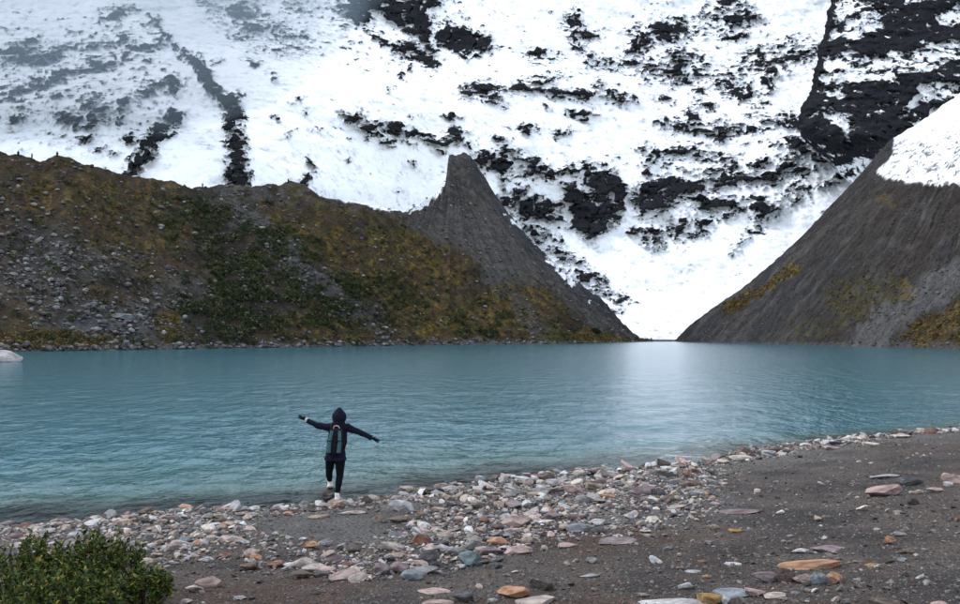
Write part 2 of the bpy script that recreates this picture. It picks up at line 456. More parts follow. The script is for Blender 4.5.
    # strata: thin broken bands of rock following the beds of the face
    for pts, w, k in [([(500, 198), (530, 203), (565, 205)], 4, .55), ([(640, 190), (700, 184), (760, 178), (800, 172)], 4, .5), ([(480, 160), (530, 166), (560, 172), (600, 166)], 3.5, .5),
                      ([(345, 115), (380, 128), (420, 138), (470, 142)], 3.2, .5), ([(470, 92), (520, 88), (570, 93), (630, 98)], 4, .5), ([(640, 150), (700, 155), (760, 166)], 3.2, .45),
                      ([(660, 124), (700, 128), (760, 126), (795, 120)], 4, .5), ([(20, 90), (60, 74), (110, 62), (165, 40)], 4.5, .45), ([(60, 122), (100, 112), (150, 90), (180, 80)], 4, .4),
                      ([(10, 60), (50, 52), (110, 42)], 4, .4), ([(590, 60), (640, 66), (700, 74), (745, 90)], 4, .4), ([(640, 235), (690, 224), (740, 212)], 3.5, .45), ([(780, 60), (740, 70), (700, 92)], 5, .38)]:
        add(pline(wx, wy, pts, w * 1.6, w), k)
    # fine broken specks, denser where the slope is rocky
    dens = np.full(PX.shape, -0.70)
    for cx, cy, rx, ry, s in [(70, 80, 160, 95, .52), (400, 25, 140, 70, .48), (390, 128, 80, 28, .30), (540, 100, 110, 40, .26), (560, 40, 90, 60, .12),
                              (700, 60, 140, 110, .30), (600, 190, 190, 55, .36), (500, 160, 60, 25, .30), (730, 160, 100, 40, .34), (560, 255, 80, 50, .28), (800, 175, 50, 50, .34)]:
        dens += s * np.clip(ell(PX, PY, cx, cy, rx, ry) * 2.0, 0, 1)
    dens -= 0.5 * np.clip(poly(PX, PY, [(640, 235), (720, 225), (800, 185), (680, 345), (640, 345), (600, 285)], 12), 0, 1)
    dens -= 0.35 * np.clip(poly(PX, PY, [(195, 120), (215, 100), (225, 180), (150, 182)], 8), 0, 1)
    dens -= 0.3 * np.clip(poly(PX, PY, [(240, 120), (300, 130), (300, 190), (245, 190)], 10), 0, 1)
    spk = fbm(PX / 9 + PY / 30, PY / 5, 4, 41)
    spk2 = fbm(PX / 30, PY / 11, 3, 47)
    rock = np.maximum(rock, dens + 0.55 * spk + 0.28 * spk2 - 0.1)
    # snow caught on ledges inside the rock
    led = fbm(PX / 14 + 0.3 * fbm(PX / 20, PY / 20, 2, 77), (PY + 0.25 * PX) / 4.2, 4, 61)
    rock = rock - (0.30 * np.clip(led + 0.05, 0, 2) + 1.0 * np.clip(led - 0.34, 0, 1)) * (rock > 0)
    crk = ridged((PX + 0.5 * PY) / 26 + 0.4 * fbm(PX / 14, PY / 14, 3, 171), (PY - 0.2 * PX) / 30, 3, 173)
    crk2 = ridged((PX - 0.3 * PY) / 60 + 0.3 * fbm(PX / 16, PY / 9, 3, 175), PY / 11, 3, 177)
    rock = rock - (0.95 * sstep(0.74, 0.90, crk) + 0.75 * sstep(0.74, 0.90, crk2)) * (rock > 0.05)
    rock = rock + 0.16 * sstep(0.12, 0.4, rock)
    rock = rock + (0.34 * fbm(PX / 5.5 + PY / 14, PY / 3.4, 4, 66) + 0.12 * fbm(PX / 2.2, PY / 1.8, 2, 69)) * sstep(-0.9, -0.2, rock)
    rock = np.clip(rock, -1.2, 1.0)
    # relief
    wX = D * (PX - 480) / F; wZ = H + D * (HOR - PY) / F
    fade = sstep(345, 300, PY)
    rel = 26 * fbm(wX / 190, wZ / 120, 4, 21, 0.42) + 6.5 * fbm(wX / 45, wZ / 26, 5, 23)
    rel += 5.0 * ridged((wX + 0.25 * wZ) / 70 + 0.5 * fbm(wX / 90, wZ / 90, 3, 28), wZ / 260, 4, 27) * sstep(330, 250, PY)
    rp = sstep(-0.25, 0.5, rock)
    rel += -rp * (5 + 9 * ridged(wX / 26, wZ / 17, 5, 31))
    rel += 1.2 * fbm(wX / 9, wZ / 6, 3, 35)
    D2 = D + rel * (0.12 + 0.88 * fade)
    V = P(PX, PY, D2)
    soil = sstep(339.0, 340.0, PY + 0.6 * fbm(PX / 5, PY / 2, 2, 3))
    o = mesh_np('mountain', V.reshape(-1, 3), grid_faces(*PX.shape), M['mountain'], attrs={'rock': rock, 'soil': soil})
    tag(o, kind='structure')

def build_crag():
    ey = np.array([-330, -100, -10, 10, 30, 50, 70, 85, 100, 115, 126, 136, 150, 170, 200, 235])
    ex = np.array([900, 862, 836, 829, 824, 819, 814, 812, 806, 800, 797, 800, 812, 834, 868, 900])
    pys = np.concatenate([np.linspace(235, -25, 250), np.linspace(-25, -330, 60)[1:]])
    s = np.concatenate([np.linspace(0, 0.62, 190), np.linspace(0.62, 1, 40)[1:]])
    S, PY = np.meshgrid(s, pys)
    edge = np.interp(PY, ey, ex) + 5.0 * fbm(PY / 20, PY * 0 + 3.3, 5, 2, 0.6)
    PX = edge + S * (1240 - edge)
    D = np.interp(PY, [-330, -100, 0, 80, 130, 200, 235], [1060, 800, 690, 610, 575, 545, 530])
    back = np.clip(1 - S / 0.012, 0, 1)
    D = D + 130 * back ** 1.5 + 25 * np.clip(1 - S / 0.12, 0, 1) ** 2
    D = D + sstep(120, 175, PY) * sstep(0.16, 0.0, S) * 50
    wx = PX + 7 * fbm(PX / 22, PY / 16, 4, 103) + 3.0 * fbm(PX / 6, PY / 5, 3, 108)
    wy = PY + 5 * fbm(PX / 22, PY / 16, 4, 105) + 2.5 * fbm(PX / 6, PY / 5, 3, 109)
    rock = np.full(PX.shape, 0.55)
    sn = np.full(PX.shape, -1.0)
    def snow(f, k=1.0):
        nonlocal sn
        sn = np.maximum(sn, np.clip(f, -1, 1) * k)
    snow(poly(wx, wy, [(822, 58), (850, 52), (868, 56), (905, 50), (962, 38), (1240, 30), (1240, 48), (960, 60), (938, 66), (905, 74), (880, 80), (860, 82), (840, 84), (815, 82)], 8))
    snow(poly(wx, wy, [(838, -2), (862, 2), (880, 12), (886, 26), (868, 34), (846, 38), (830, 40), (832, 22)], 9), 0.9)
    snow(poly(wx, wy, [(900, -12), (960, -20), (940, -2), (905, 4)], 9), 0.8)
    snow(pline(wx, wy, [(945, 20), (960, 12)], 7), 0.8)
    snow(poly(wx, wy, [(960, 95), (1240, 10), (1240, 240), (880, 240), (885, 165), (905, 132), (935, 112)], 8))
    snow(poly(wx, wy, [(770, 150), (800, 152), (812, 158), (832, 152), (850, 154), (872, 160), (880, 240), (740, 240)], 9))
    snow(pline(wx, wy, [(828, 112), (850, 128), (845, 140)], 5, 3), 0.7)
    snow(pline(wx, wy, [(905, 112), (925, 90), (940, 84)], 4, 6), 0.8)
    snow(pline(wx, wy, [(930, 95), (955, 88)], 7), 0.8)
    snow(ell(wx, wy, 836, 92, 10, 6), 0.7)
    rock = np.minimum(rock, 0.55 - 2.0 * np.clip(sn + 0.22, 0, 1))
    # scattered outcrops on the snow under the crag
    for e in [(842, 160, 16, 10, -20, .9), (828, 150, 12, 7, 0, .8), (860, 150, 16, 6, -25, .8), (800, 140, 14, 9, 20, .9), (815, 165, 8, 5, 0, .6), (795, 152, 9, 5, 0, .5),
              (780, 143, 8, 5, 0, .5), (845, 176, 8, 4, -30, .6), (825, 185, 8, 4, -30, .5)]:
        rock = np.maximum(rock, np.clip(ell(wx, wy, *e[:5]), -2, 1) * e[5])
    edge_rock = np.clip(1 - (S * (1240 - edge)) / 7 + 0.3 + 0.5 * fbm(PX / 8, PY / 6, 3, 181), 0, 1) * sstep(134, 120, PY)
    rock = np.maximum(rock, edge_rock * 1.0)
    st = fbm((PX + 0.9 * PY) / 22, (PY - 0.45 * PX) / 4.5, 4, 161)
    st2 = fbm(PX / 9, PY / 6, 4, 165)
    rock = rock + 0.55 * st2 * 0.6 - 0.75 * np.clip(st - 0.16, 0, 2) * (rock > 0) * (1 - edge_rock)
    rock = np.clip(rock, -1.2, 1)
    wX = D * (PX - 480) / F; wZ = H + D * (HOR - PY) / F
    rel = 12 * fbm(wX / 90, wZ / 60, 5, 121) + 3 * fbm(wX / 22, wZ / 14, 4, 123)
    rel += -sstep(-0.25, 0.5, rock) * (3 + 8 * ridged(wX / 20, wZ / 12, 5, 131))
    V = P(PX, PY, D + rel * (1 - 0.6 * back))
    o = mesh_np('crag', V.reshape(-1, 3), grid_faces(*PX.shape)[:, ::1], M['mountain'], attrs={'rock': rock, 'soil': rock * 0})
    tag(o, kind='structure')

# ================================================================== MORAINES
CS = dict(soil=(.038, .033, .029), brown=(.058, .044, .026), ochre=(.145, .103, .033), olive=(.066, .062, .024), green=(.026, .033, .015),
          scree=(.088, .088, .088), pale=(.22, .22, .22), grey=(.086, .080, .075), dgrey=(.046, .045, .046), blue=(.044, .049, .054), snow=(.84, .87, .9))

for k_ in CS:
    if k_ != 'snow': CS[k_] = tuple(0.86 * a for a in CS[k_])

def lay(col, key, mask):
    m = np.clip(mask, 0, 1)[..., None]
    return col * (1 - m) + np.array(CS[key]) * m

def ruled(pxs, foot, crest, ts, prof_pow, soft_crest=None):
    """ruled slope: one column per bearing, foot at the waterline to the crest, then a back slope"""
    fD = smooth_interp(pxs, *zip(*foot)) if False else np.interp(pxs, [a for a, b in foot], [b for a, b in foot])
    cy = np.interp(pxs, [a for a, b, c in crest], [b for a, b, c in crest])
    cD = np.interp(pxs, [a for a, b, c in crest], [c for a, b, c in crest])
    PX, T = np.meshgrid(pxs, ts)
    zc = H + cD * (HOR - cy) / F
    up = np.clip(T, 0, 1)
    gx_ = np.arange(pxs[0] - 200, pxs[-1] + 200, 1.0)
    ker = np.exp(-0.5 * (np.arange(-75, 76) / 26.0) ** 2); ker /= ker.sum()
    sm = lambda a: np.interp(pxs, gx_, np.convolve(np.pad(np.interp(gx_, pxs, a), 75, 'edge'), ker, 'valid'))
    cDs, zcs = sm(cD), sm(zc)
    lo_, hi_ = soft_crest
    wgt = np.maximum(sstep(0.72, 1.0, T), 1 - sstep(lo_ - 30, lo_ + 10, PX) * sstep(hi_ + 30, hi_ - 10, PX))
    cD_, zc_ = cDs * (1 - wgt) + cD * wgt, zcs * (1 - wgt) + zc * wgt
    D = fD + (cD_ - fD) * T
    z = zc_ * up ** prof_pow
    z = np.where(T < 0, (cD - fD) * T * 0.5 - 0.05, z)
    over = np.clip(T - 1, 0, None)
    D = np.where(T > 1, cD + over * 220, D)
    z = np.where(T > 1, zc - over * 120 - 260 * over ** 2, z)
    return PX, T, D, z

def finish_slope(name, PX, T, D, z, rel_z, col, extra=None):
    z2 = z + rel_z
    V = np.stack([D * (PX - 480) / F, D, z2], -1)
    o = mesh_np(name, V.reshape(-1, 3), grid_faces(*PX.shape), M['terrain'], cols=col.reshape(-1, 3))
    tag(o, kind='structure')
    return V

def scatter_mesh(name, V, prob, n, size, colfn, mat, proto_fn, sink=0.25, normal_up=True, squash=(1, 1, 1)):
    """n small pieces placed on random cells of a slope, all in one mesh"""
    flat = V.reshape(-1, 3); p = prob.ravel().clip(0, None); p = p / p.sum()
    idx = RNG.choice(len(flat), n, p=p)
    pos = flat[idx] + RNG.normal(0, 0.35, (n, 3)) * np.array([1, 1, 0.0])
    protos = [proto_fn(k) for k in range(6)]
    vs_, fs_, cs_ = [], [], []
    off = 0
    which = RNG.integers(0, 6, n)
    for k in range(6):
        sel = np.where(which == k)[0]
        pv, pf = protos[k]
        m = len(sel)
        if m == 0: continue
        s = size(m)
        a = RNG.uniform(0, 2 * math.pi, m)
        ca, sa = np.cos(a), np.sin(a)
        sc = s[:, None] * np.array(squash) * RNG.uniform(0.7, 1.3, (m, 3))
        q = pv[None] * sc[:, None, :]
        x = q[..., 0] * ca[:, None] - q[..., 1] * sa[:, None]
        y = q[..., 0] * sa[:, None] + q[..., 1] * ca[:, None]
        zz = q[..., 2] + (0.5 - sink) * sc[:, 2:3]
        vv = np.stack([x, y, zz], -1) + pos[sel][:, None, :]
        vs_.append(vv.reshape(-1, 3))
        fs_.append((pf[None] + (off + np.arange(m) * len(pv))[:, None, None]).reshape(-1, pf.shape[1]))
        cs_.append(np.repeat(colfn(m, flat[idx][sel]), len(pv), 0))
        off += m * len(pv)
    o = mesh_np(name, np.concatenate(vs_), np.concatenate(fs_), mat, cols=np.concatenate(cs_), smooth=False)
    return o

def ico(sub):
    bm = bmesh.new(); bmesh.ops.create_icosphere(bm, subdivisions=sub, radius=0.5)
    bm.verts.ensure_lookup_table()
    v = np.array([x.co[:] for x in bm.verts]); f = np.array([[x.index for x in q.verts] for q in bm.faces]); bm.free()
    return v, f
ICO1, ICO2, ICO3, ICO4 = ico(1), ico(2), ico(3), ico(4)

def rock_verts(base, seed, nplanes=13, lo=0.50, hi=0.85, rough=0.03, big=1.0):
    r = np.random.default_rng(seed)
    v = base[0].copy() * 2 * big
    v *= np.array([1.0, r.uniform(0.75, 1), r.uniform(0.7, 1)])
    for _ in range(nplanes):
        n = r.normal(size=3); n /= np.linalg.norm(n)
        o = r.uniform(lo, hi)
        d = np.clip(v @ n - o, 0, None)
        v = v - d[:, None] * n
    if rough:
        nn = fbm(v[:, 0] * 2.2 + seed, v[:, 1] * 2.2 + v[:, 2] * 1.7, 4, seed % 91)
        v = v * (1 + rough * nn)[:, None]
    mn, mx = v.min(0), v.max(0)
    return (v - (mn + mx) / 2) / (mx - mn)

def rock_proto(k): return rock_verts(ICO1, 500 + k, 7, 0.45, 0.8, 0), ICO1[1]
def bush_proto(k):
    r = np.random.default_rng(900 + k)
    n = 26
    c = r.normal(size=(n, 3)); c /= np.linalg.norm(c, axis=1)[:, None]
    c *= r.uniform(0.2, 0.5, (n, 1)); c[:, 2] = np.abs(c[:, 2]) * 0.9 - 0.2
    t = r.normal(size=(n, 3, 3)) * 0.13
    v = (c[:, None] + t).reshape(-1, 3)
    return v, np.arange(3 * n).reshape(n, 3)

def build_left_moraine():
    pxs = np.concatenate([np.linspace(-420, -10, 60)[:-1], np.linspace(-10, 652, 680)])
    foot = [(-420, 118), (-200, 145), (0, 172), (100, 190), (200, 214), (320, 252), (450, 308), (560, 352), (620, 430), (652, 500)]
    crest = [(-420, 150, 190), (-200, 140, 225), (0, 153, 262), (20, 155, 264), (40, 160, 267), (57, 155, 268), (75, 160, 271), (110, 171, 277), (125, 177, 280), (150, 177, 286),
             (190, 187, 295), (230, 185, 312), (250, 186, 318), (290, 182, 335), (303, 185, 340), (312, 190, 342), (320, 198, 342), (345, 200, 350), (365, 203, 358), (385, 208, 366), (405, 210, 380),
             (418, 205, 398), (428, 198, 420), (438, 189, 445), (445, 182, 458), (446.5, 172, 466), (448.5, 158, 474), (453, 155, 480), (457, 156, 482), (463, 153, 486), (470, 155, 488), (475, 161, 490), (481, 172, 490), (490, 186, 488), (504, 207, 486), (530, 240, 484), (560, 268, 482), (590, 291, 482),
             (607, 304, 484), (618, 318, 488), (630, 330, 496), (640, 338, 504), (645, 340, 507), (652, 341.5, 510)]
    ts = np.concatenate([np.linspace(-0.12, 0, 6)[:-1], np.linspace(0, 1, 250), np.linspace(1, 1.5, 14)[1:]])
    PX, T, D, z = ruled(pxs, foot, crest, ts, 1.12, (405, 550))
    PY = HOR - (z - H) / D * F
    X = D * (PX - 480) / F
    # gullies run down the slope; on the spur they fan out from its top
    ang = np.degrees(np.arctan2(PY - 150, PX - 452))
    spur = sstep(400, 460, PX) * sstep(1.08, 0.9, T)
    rad = np.hypot(PX - 452, PY - 150)
    fan = fbm(ang / 3.2, rad / 130, 4, 71) * spur
    gul = fbm((X + 0.35 * D) / 13, D / 90, 4, 73) * (1 - spur)
    env = np.clip(T * 6, 0, 1) * np.clip(T, 0, 1) * sstep(1.0, 0.93, T)
    rel = env * (2.6 * gul + 3.0 * fan + 2.2 * fbm(X / 22, D / 22, 4, 75)) + sstep(0, .05, T) * 0.7 * fbm(X / 4.5, D / 4.5, 4, 79)
    rel += sstep(0.93, 1, T) * sstep(1.3, 1.0, T) * (0.9 + 0.7 * sstep(430, 450, PX) * sstep(640, 560, PX)) * fbm(X / 6, D * 0, 4, 81)
    # ground types
    wx = PX + 14 * fbm(PX / 40, PY / 28, 4, 83) + 5 * fbm(PX / 9, PY / 7, 3, 84)
    wy = PY + 9 * fbm(PX / 40, PY / 28, 4, 85) + 4 * fbm(PX / 9, PY / 7, 3, 86)
    n_a = fbm(PX / 26, PY / 15, 5, 87); n_b = fbm(PX / 9, PY / 6, 4, 88); n_c = fbm(PX / 50 + 4, PY / 26, 4, 89)
    E = lambda *a: np.clip(ell(wx, wy, *a) * 2, 0, 1)
    col = np.zeros(PX.shape + (3,)) + np.array(CS['soil'])
    col = lay(col, 'brown', 0.75 * sstep(-0.2, 0.5, n_c))
    col = lay(col, 'olive', 0.8 * sstep(0.0, 0.5, n_a) * sstep(150, 280, PX))
    och = sstep(0.05, 0.45, n_b + 0.5 * n_a)
    veg = 0.45 * E(95, 195, 110, 36) + 0.5 * E(130, 245, 70, 25) + 0.65 * E(325, 232, 34, 26) + 0.8 * E(400, 270, 85, 48) + 0.95 * E(515, 302, 52, 32) + 1.0 * E(440, 322, 85, 24) + 0.6 * E(330, 325, 70, 20) + 0.5 * E(285, 225, 30, 22) + 0.5 * E(262, 210, 20, 14)
    col = lay(col, 'ochre', np.clip(veg * (0.25 + 1.1 * och), 0, 0.9))
    grn = 0.9 * E(235, 305, 70, 48) + 0.7 * E(260, 250, 70, 36) + 0.6 * E(330, 300, 60, 34) + 0.5 * E(480, 320, 40, 26) + 0.4 * E(380, 300, 70, 35) + 0.5 * E(190, 215, 50, 30)
    gmask = np.clip(grn * sstep(-0.1, 0.3, n_a - 0.4 * n_b + 0.1), 0, 0.9)
    col = lay(col, 'green', gmask)
    scr = 0.95 * E(120, 322, 95, 26) + 0.6 * E(35, 285, 60, 30) + 0.5 * E(190, 290, 60, 20) + 0.5 * E(95, 262, 60, 22) + 0.4 * E(45, 245, 50, 30)
    scr = np.maximum(scr, 0.9 * np.clip(pline(wx, wy, [(228, 190), (246, 215), (268, 238), (300, 268), (316, 290)], 12, 16) * 2, 0, 1))
    scr = np.maximum(scr, 0.8 * np.clip(pline(wx, wy, [(318, 275), (345, 302), (385, 332)], 13, 13) * 2, 0, 1))
    scr = np.maximum(scr, 0.6 * np.clip(pline(wx, wy, [(470, 250), (500, 285), (540, 330)], 9, 13) * 2, 0, 1))
    smask = np.clip(scr * sstep(-0.35, 0.25, n_b + 0.3), 0, 1)
    col = lay(col, 'scree', smask * 0.8)
    # grey loose crest and spur
    band = sstep(24, 4, PY - np.interp(PX, [0, 200, 300, 440], [150, 188, 190, 208])) * sstep(150, 240, PX)
    col = lay(col, 'grey', 0.7 * band * sstep(-0.5, 0.3, n_b))
    sp = poly(wx, wy, [(380, 190), (446, 140), (480, 140), (520, 205), (575, 265), (625, 300), (655, 345), (600, 330), (545, 290), (490, 275), (440, 243), (400, 228)], 12)
    col = lay(col, 'grey', np.clip(sp + 0.4, 0, 0.95))
    col = lay(col, 'soil', 0.55 * np.clip(sp + 0.3, 0, 1) * sstep(0.05, 0.5, fbm(ang / 1.6, rad / 90, 4, 91)))
    col = lay(col, 'scree', 0.5 * np.clip(sp + 0.3, 0, 1) * sstep(0.12, 0.5, fbm(ang / 1.2, rad / 120, 4, 92)))
    col = lay(col, 'dgrey', 0.75 * np.clip(pline(wx, wy, [(462, 158), (468, 172), (458, 190), (440, 205)], 14, 8) * 1.5, 0, 1) * sstep(-0.3, 0.2, n_b + 0.2))
    col = lay(col, 'blue', 0.7 * np.clip(pline(PX, PY, [(474, 160), (505, 212), (560, 272), (606, 308)], 12, 16) * 1.5, 0, 1))
    # snow lying on the lee edge of the spur
    fs = pline(wx, wy, [(512, 218), (545, 250), (572, 278), (600, 296)], 8, 10) * 0.9 + 0.6 * n_b - 0.25
    col = lay(col, 'snow', sstep(0.28, 0.42, fs) * sstep(1.02, 0.98, T))
    # snow lip lying over the crest
    lipw = np.interp(PX, [330, 360, 390, 410, 425, 438, 445, 448], [0, 2, 4, 7, 10, 10, 4, 0]) * (1 + 0.8 * fbm((PX + 1.6 * PY) / 5, (PX - PY) / 40, 3, 95))
    lip = sstep(1.2, -1.2, (1 - T) * 170 - lipw) * (lipw > 0.3)
    col = lay(col, 'snow', lip)
    # shore strip
    col = lay(col, 'ochre', 0.95 * sstep(330, 334, PY) * sstep(350, 347, PY) * sstep(125, 85, PX) * sstep(-0.4, 0.1, n_b + .1))
    col = lay(col, 'ochre', 0.8 * E(168, 326, 15, 16))
    col = lay(col, 'ochre', 0.7 * E(600, 339, 30, 6))
    col = lay(col, 'ochre', 0.7 * E(590, 333, 18, 8))
    shore = sstep(0.045, 0.02, T)
    col = lay(col, 'scree', shore * 0.85)
    V = finish_slope('moraine_west', PX, T, D, z, rel, col)
    vis = (T > 0.004) & (T < 1) & (PX > -15)
    area = (D ** 2) * 0 + 1.0
    ps = vis * (smask * sstep(-0.5, 0.4, n_a) * 1.2 + shore * 0.9 + 0.07 + 0.12 * np.clip(sp, 0, 1))
    greys = np.array([CS['scree'], (.13, .13, .13), (.10, .10, .105), (.06, .06, .062), (.05, .05, .052), (.12, .11, .10), CS['pale']])
    def cf(m, pos): return greys[RNG.integers(0, len(greys), m)] * RNG.uniform(0.6, 1.25, (m, 1))
    o = scatter_mesh('scree', V, ps, 9000, lambda m: 0.22 + 1.1 * RNG.random(m) ** 4.0, cf, M['scree'], rock_proto, 0.2, squash=(1.3, 1.1, 0.8))
    tag(o, 'loose grey scree stones strewn over the moraine west of the lake', 'scree', kind='stuff')
    pb = vis * (T < 0.9) * (gmask * 1.3 + 0.12 * sstep(0.1, 0.5, n_a) * sstep(120, 220, PX) + 0.03) * (1 - np.clip(sp + 0.2, 0, 1))
    gcols = np.array([(.026, .035, .014), (.036, .044, .018), (.055, .056, .022), (.022, .029, .014)])
    def cg(m, pos): return gcols[RNG.integers(0, 4, m)] * RNG.uniform(0.7, 1.4, (m, 1))
    o = scatter_mesh('low_bushes', V, pb, 4200, lambda m: RNG.uniform(1.0, 2.6, m), cg, M['cover'], bush_proto, 0.25)
    tag(o, 'dark green low bushes covering the moraine slope across the water', 'bushes', kind='stuff')
    po = vis * (T < 0.95) * (np.clip(veg * (0.25 + 1.1 * och), 0, 0.9) + 3.0 * sstep(330, 334, PY) * sstep(125, 85, PX) * (T > 0.02) + E(168, 326, 15, 16) * 2 + 1.5 * E(590, 335, 22, 8))
    oc = np.array([(.13, .095, .033), (.10, .076, .028), (.08, .068, .026), (.16, .12, .042)])
    def co(m, pos): return oc[RNG.integers(0, 4, m)] * RNG.uniform(0.6, 1.2, (m, 1))
    o = scatter_mesh('dry_grass', V, po, 4200, lambda m: RNG.uniform(0.5, 1.3, m), co, M['cover'], bush_proto, 0.35, squash=(1.3, 1.3, 0.7))
    tag(o, 'ochre dry grass tufts in patches on the moraine slope', 'grass', kind='stuff')
    return PX, T, PY, V

def build_right_moraine():
    pxs = np.concatenate([np.linspace(668, 975, 330), np.linspace(975, 1400, 60)[1:]])
    foot = [(668, 520), (675, 505), (700, 450), (740, 398), (790, 330), (840, 279), (900, 236), (960, 199), (1100, 150), (1400, 90)]
    crest = [(668, 341.5, 522), (675, 340, 512), (690, 325, 480), (715, 306, 465), (740, 290, 450), (770, 265, 432), (800, 238, 415), (836, 200, 392), (853, 182, 384), (870, 163, 380), (887, 143, 382), (892, 138, 384), (896, 137, 386), (920, 122, 376), (960, 93, 360), (1100, 50, 320), (1400, 20, 250)]
    ts = np.concatenate([np.linspace(-0.12, 0, 6)[:-1], np.linspace(0, 1, 260), np.linspace(1, 1.4, 12)[1:]])
    PX, T, D, z = ruled(pxs, foot, crest, ts, 1.06, (850, 960))
    PY = HOR - (z - H) / D * F
    X = D * (PX - 480) / F
    fq = np.degrees(np.arctan2(PY - 60, 1010 - PX)); q = fq * 6.0; al = np.hypot(PX - 1010, PY - 60)
    q2 = q + 6 * fbm(PX / 60, PY / 60, 3, 203)
    s1 = fbm(q2 / 11, al / 170, 3, 201); s2 = fbm(q2 / 3.6, al / 90, 3, 205)
    env = np.clip(T * 6, 0, 1) * sstep(1.0, 0.93, T)
    snowline = np.interp(PX, [868, 876, 883, 907, 930, 945, 960, 1100], [170, 172, 177, 182, 183, 185, 186, 190]) + 1.5 * fbm(PX / 4, PY / 40, 3, 209)
    snow = sstep(1.5, -1.5, PY - snowline) * sstep(-1.0, 1.0, PX + 1.2 * fbm(PX / 5, PY / 5, 3, 210) - np.interp(PY, [138, 153, 160, 166, 170], [894, 893, 889, 882, 876]))
    rel = env * (1.5 * s1 + 0.35 * s2 + 0.8 * fbm(X / 24, D / 24, 2, 207)) * (1 - 0.7 * snow) + sstep(0, .05, T) * 0.5 * fbm(X / 4, D / 4, 4, 211)
    wx = PX + 10 * fbm(PX / 34, PY / 26, 4, 213) + 4 * fbm(PX / 9, PY / 7, 3, 214)
    wy = PY + 8 * fbm(PX / 34, PY / 26, 4, 215) + 3 * fbm(PX / 9, PY / 7, 3, 216)
    n_a = fbm(PX / 26, PY / 17, 5, 217); n_b = fbm(PX / 8, PY / 6, 4, 218)
    E = lambda *a: np.clip(ell(wx, wy, *a) * 2, 0, 1)
    col = np.zeros(PX.shape + (3,)) + np.array(CS['dgrey'])
    col = lay(col, 'grey', 0.7 * sstep(0.0, 0.4, s1))
    col = lay(col, 'blue', 0.55 * sstep(0.1, 0.5, -s1) * sstep(860, 740, PX))
    col = lay(col, 'soil', 0.8 * sstep(760, 880, PX + 0.4 * (PY - 260)) * sstep(-0.4, 0.4, n_a + 0.3))
    col = lay(col, 'scree', 0.32 * sstep(0.1, 0.5, s2) * sstep(-0.4, 0.3, n_a)); col = lay(col, 'soil', 0.4 * sstep(0.1, 0.5, -s2) * sstep(-0.4, 0.3, n_b))
    col = lay(col, 'olive', 0.6 * E(865, 300, 46, 30) * sstep(-0.2, 0.3, n_b + .1) + 0.5 * E(820, 328, 40, 16) * sstep(-0.2, 0.3, n_b))
    col = lay(col, 'ochre', np.clip(pline(wx, wy, [(726, 307), (750, 297), (772, 283), (795, 268)], 7, 5) * 2, 0, 0.95) * sstep(-0.4, 0.1, n_b + 0.1))
    col = lay(col, 'ochre', 0.45 * E(905, 290, 14, 7) + 0.25 * E(888, 200, 10, 8))
    col = lay(col, 'scree', 0.8 * np.clip(pline(wx, wy, [(1000, 245), (960, 274), (920, 300), (885, 322), (865, 345)], 17, 19) * 2.5, 0, 1))
    br = poly(wx, wy, [(1000, 260), (960, 296), (925, 318), (890, 345), (1000, 352)], 6)
    col = lay(col, 'brown', np.clip(br, 0, 0.9))
    col = lay(col, 'ochre', 0.55 * np.clip(br, 0, 1) * sstep(0.0, 0.4, n_b))
    col = lay(col, 'dgrey', sstep(20, 5, np.abs(PX - 884)) * sstep(180, 165, PY))
    # thin snow with stony stripes on the upper slope
    strp = fbm((PX * 0.55 + PY + 2.5 * n_b) / 1.9, (PX - PY * 0.55) / 17, 4, 219, 0.65)
    dirty = sstep(0.12, 0.42, strp + 0.35 * n_b - 0.5 * sstep(30, 75, snowline - PY) + 0.1) * sstep(100, 160, PY + (PX - 880) * 0.5)
    col = lay(col, 'snow', snow * (1 - 0.85 * dirty))
    shore = sstep(0.03, 0.012, T)
    col = lay(col, 'scree', shore * 0.5)
    V = finish_slope('moraine_east', PX, T, D, z, rel, col)
    vis = (T > 0.004) & (T < 0.97) & (PX < 980)
    scb = np.clip(pline(wx, wy, [(1000, 245), (960, 274), (920, 300), (885, 322), (865, 345)], 17, 19) * 2, 0, 1)
    greys = np.array([CS['scree'], CS['grey'], (.12, .12, .125), (.05, .05, .055)])
    def cf(m, pos): return greys[RNG.integers(0, len(greys), m)] * RNG.uniform(0.6, 1.25, (m, 1))
    o = scatter_mesh('scree', V, vis * (1 - snow) * (0.12 + scb * 0.6 + shore * 0.6), 3000, lambda m: 0.15 + 0.6 * RNG.random(m) ** 4, cf, M['scree'], rock_proto, 0.2, squash=(1.3, 1.1, 0.8))
    tag(o, 'grey scree stones strewn over the dark moraine east of the lake', 'scree', kind='stuff')
    oc = np.array([(.12, .08, .02), (.08, .06, .018), (.05, .05, .018), (.16, .10, .025)])
    def co(m, pos): return oc[RNG.integers(0, 4, m)] * RNG.uniform(0.6, 1.2, (m, 1))
    o = scatter_mesh('dry_grass', V, vis * (np.clip(br, 0, 1) * 1.2 + 0.5 * E(865, 300, 46, 30) + 2 * np.clip(pline(wx, wy, [(726, 307), (750, 297), (772, 283), (795, 268)], 7, 5) * 2, 0, 1)), 2200,
                     lambda m: RNG.uniform(0.5, 1.3, m), co, M['cover'], bush_proto, 0.35, squash=(1.3, 1.3, 0.7))
    tag(o, 'ochre and brown dry grass on the dark moraine east of the lake', 'grass', kind='stuff')
    return PX, T, PY, V

build_mountain()
build_crag()
LM = build_left_moraine()
RM = build_right_moraine()

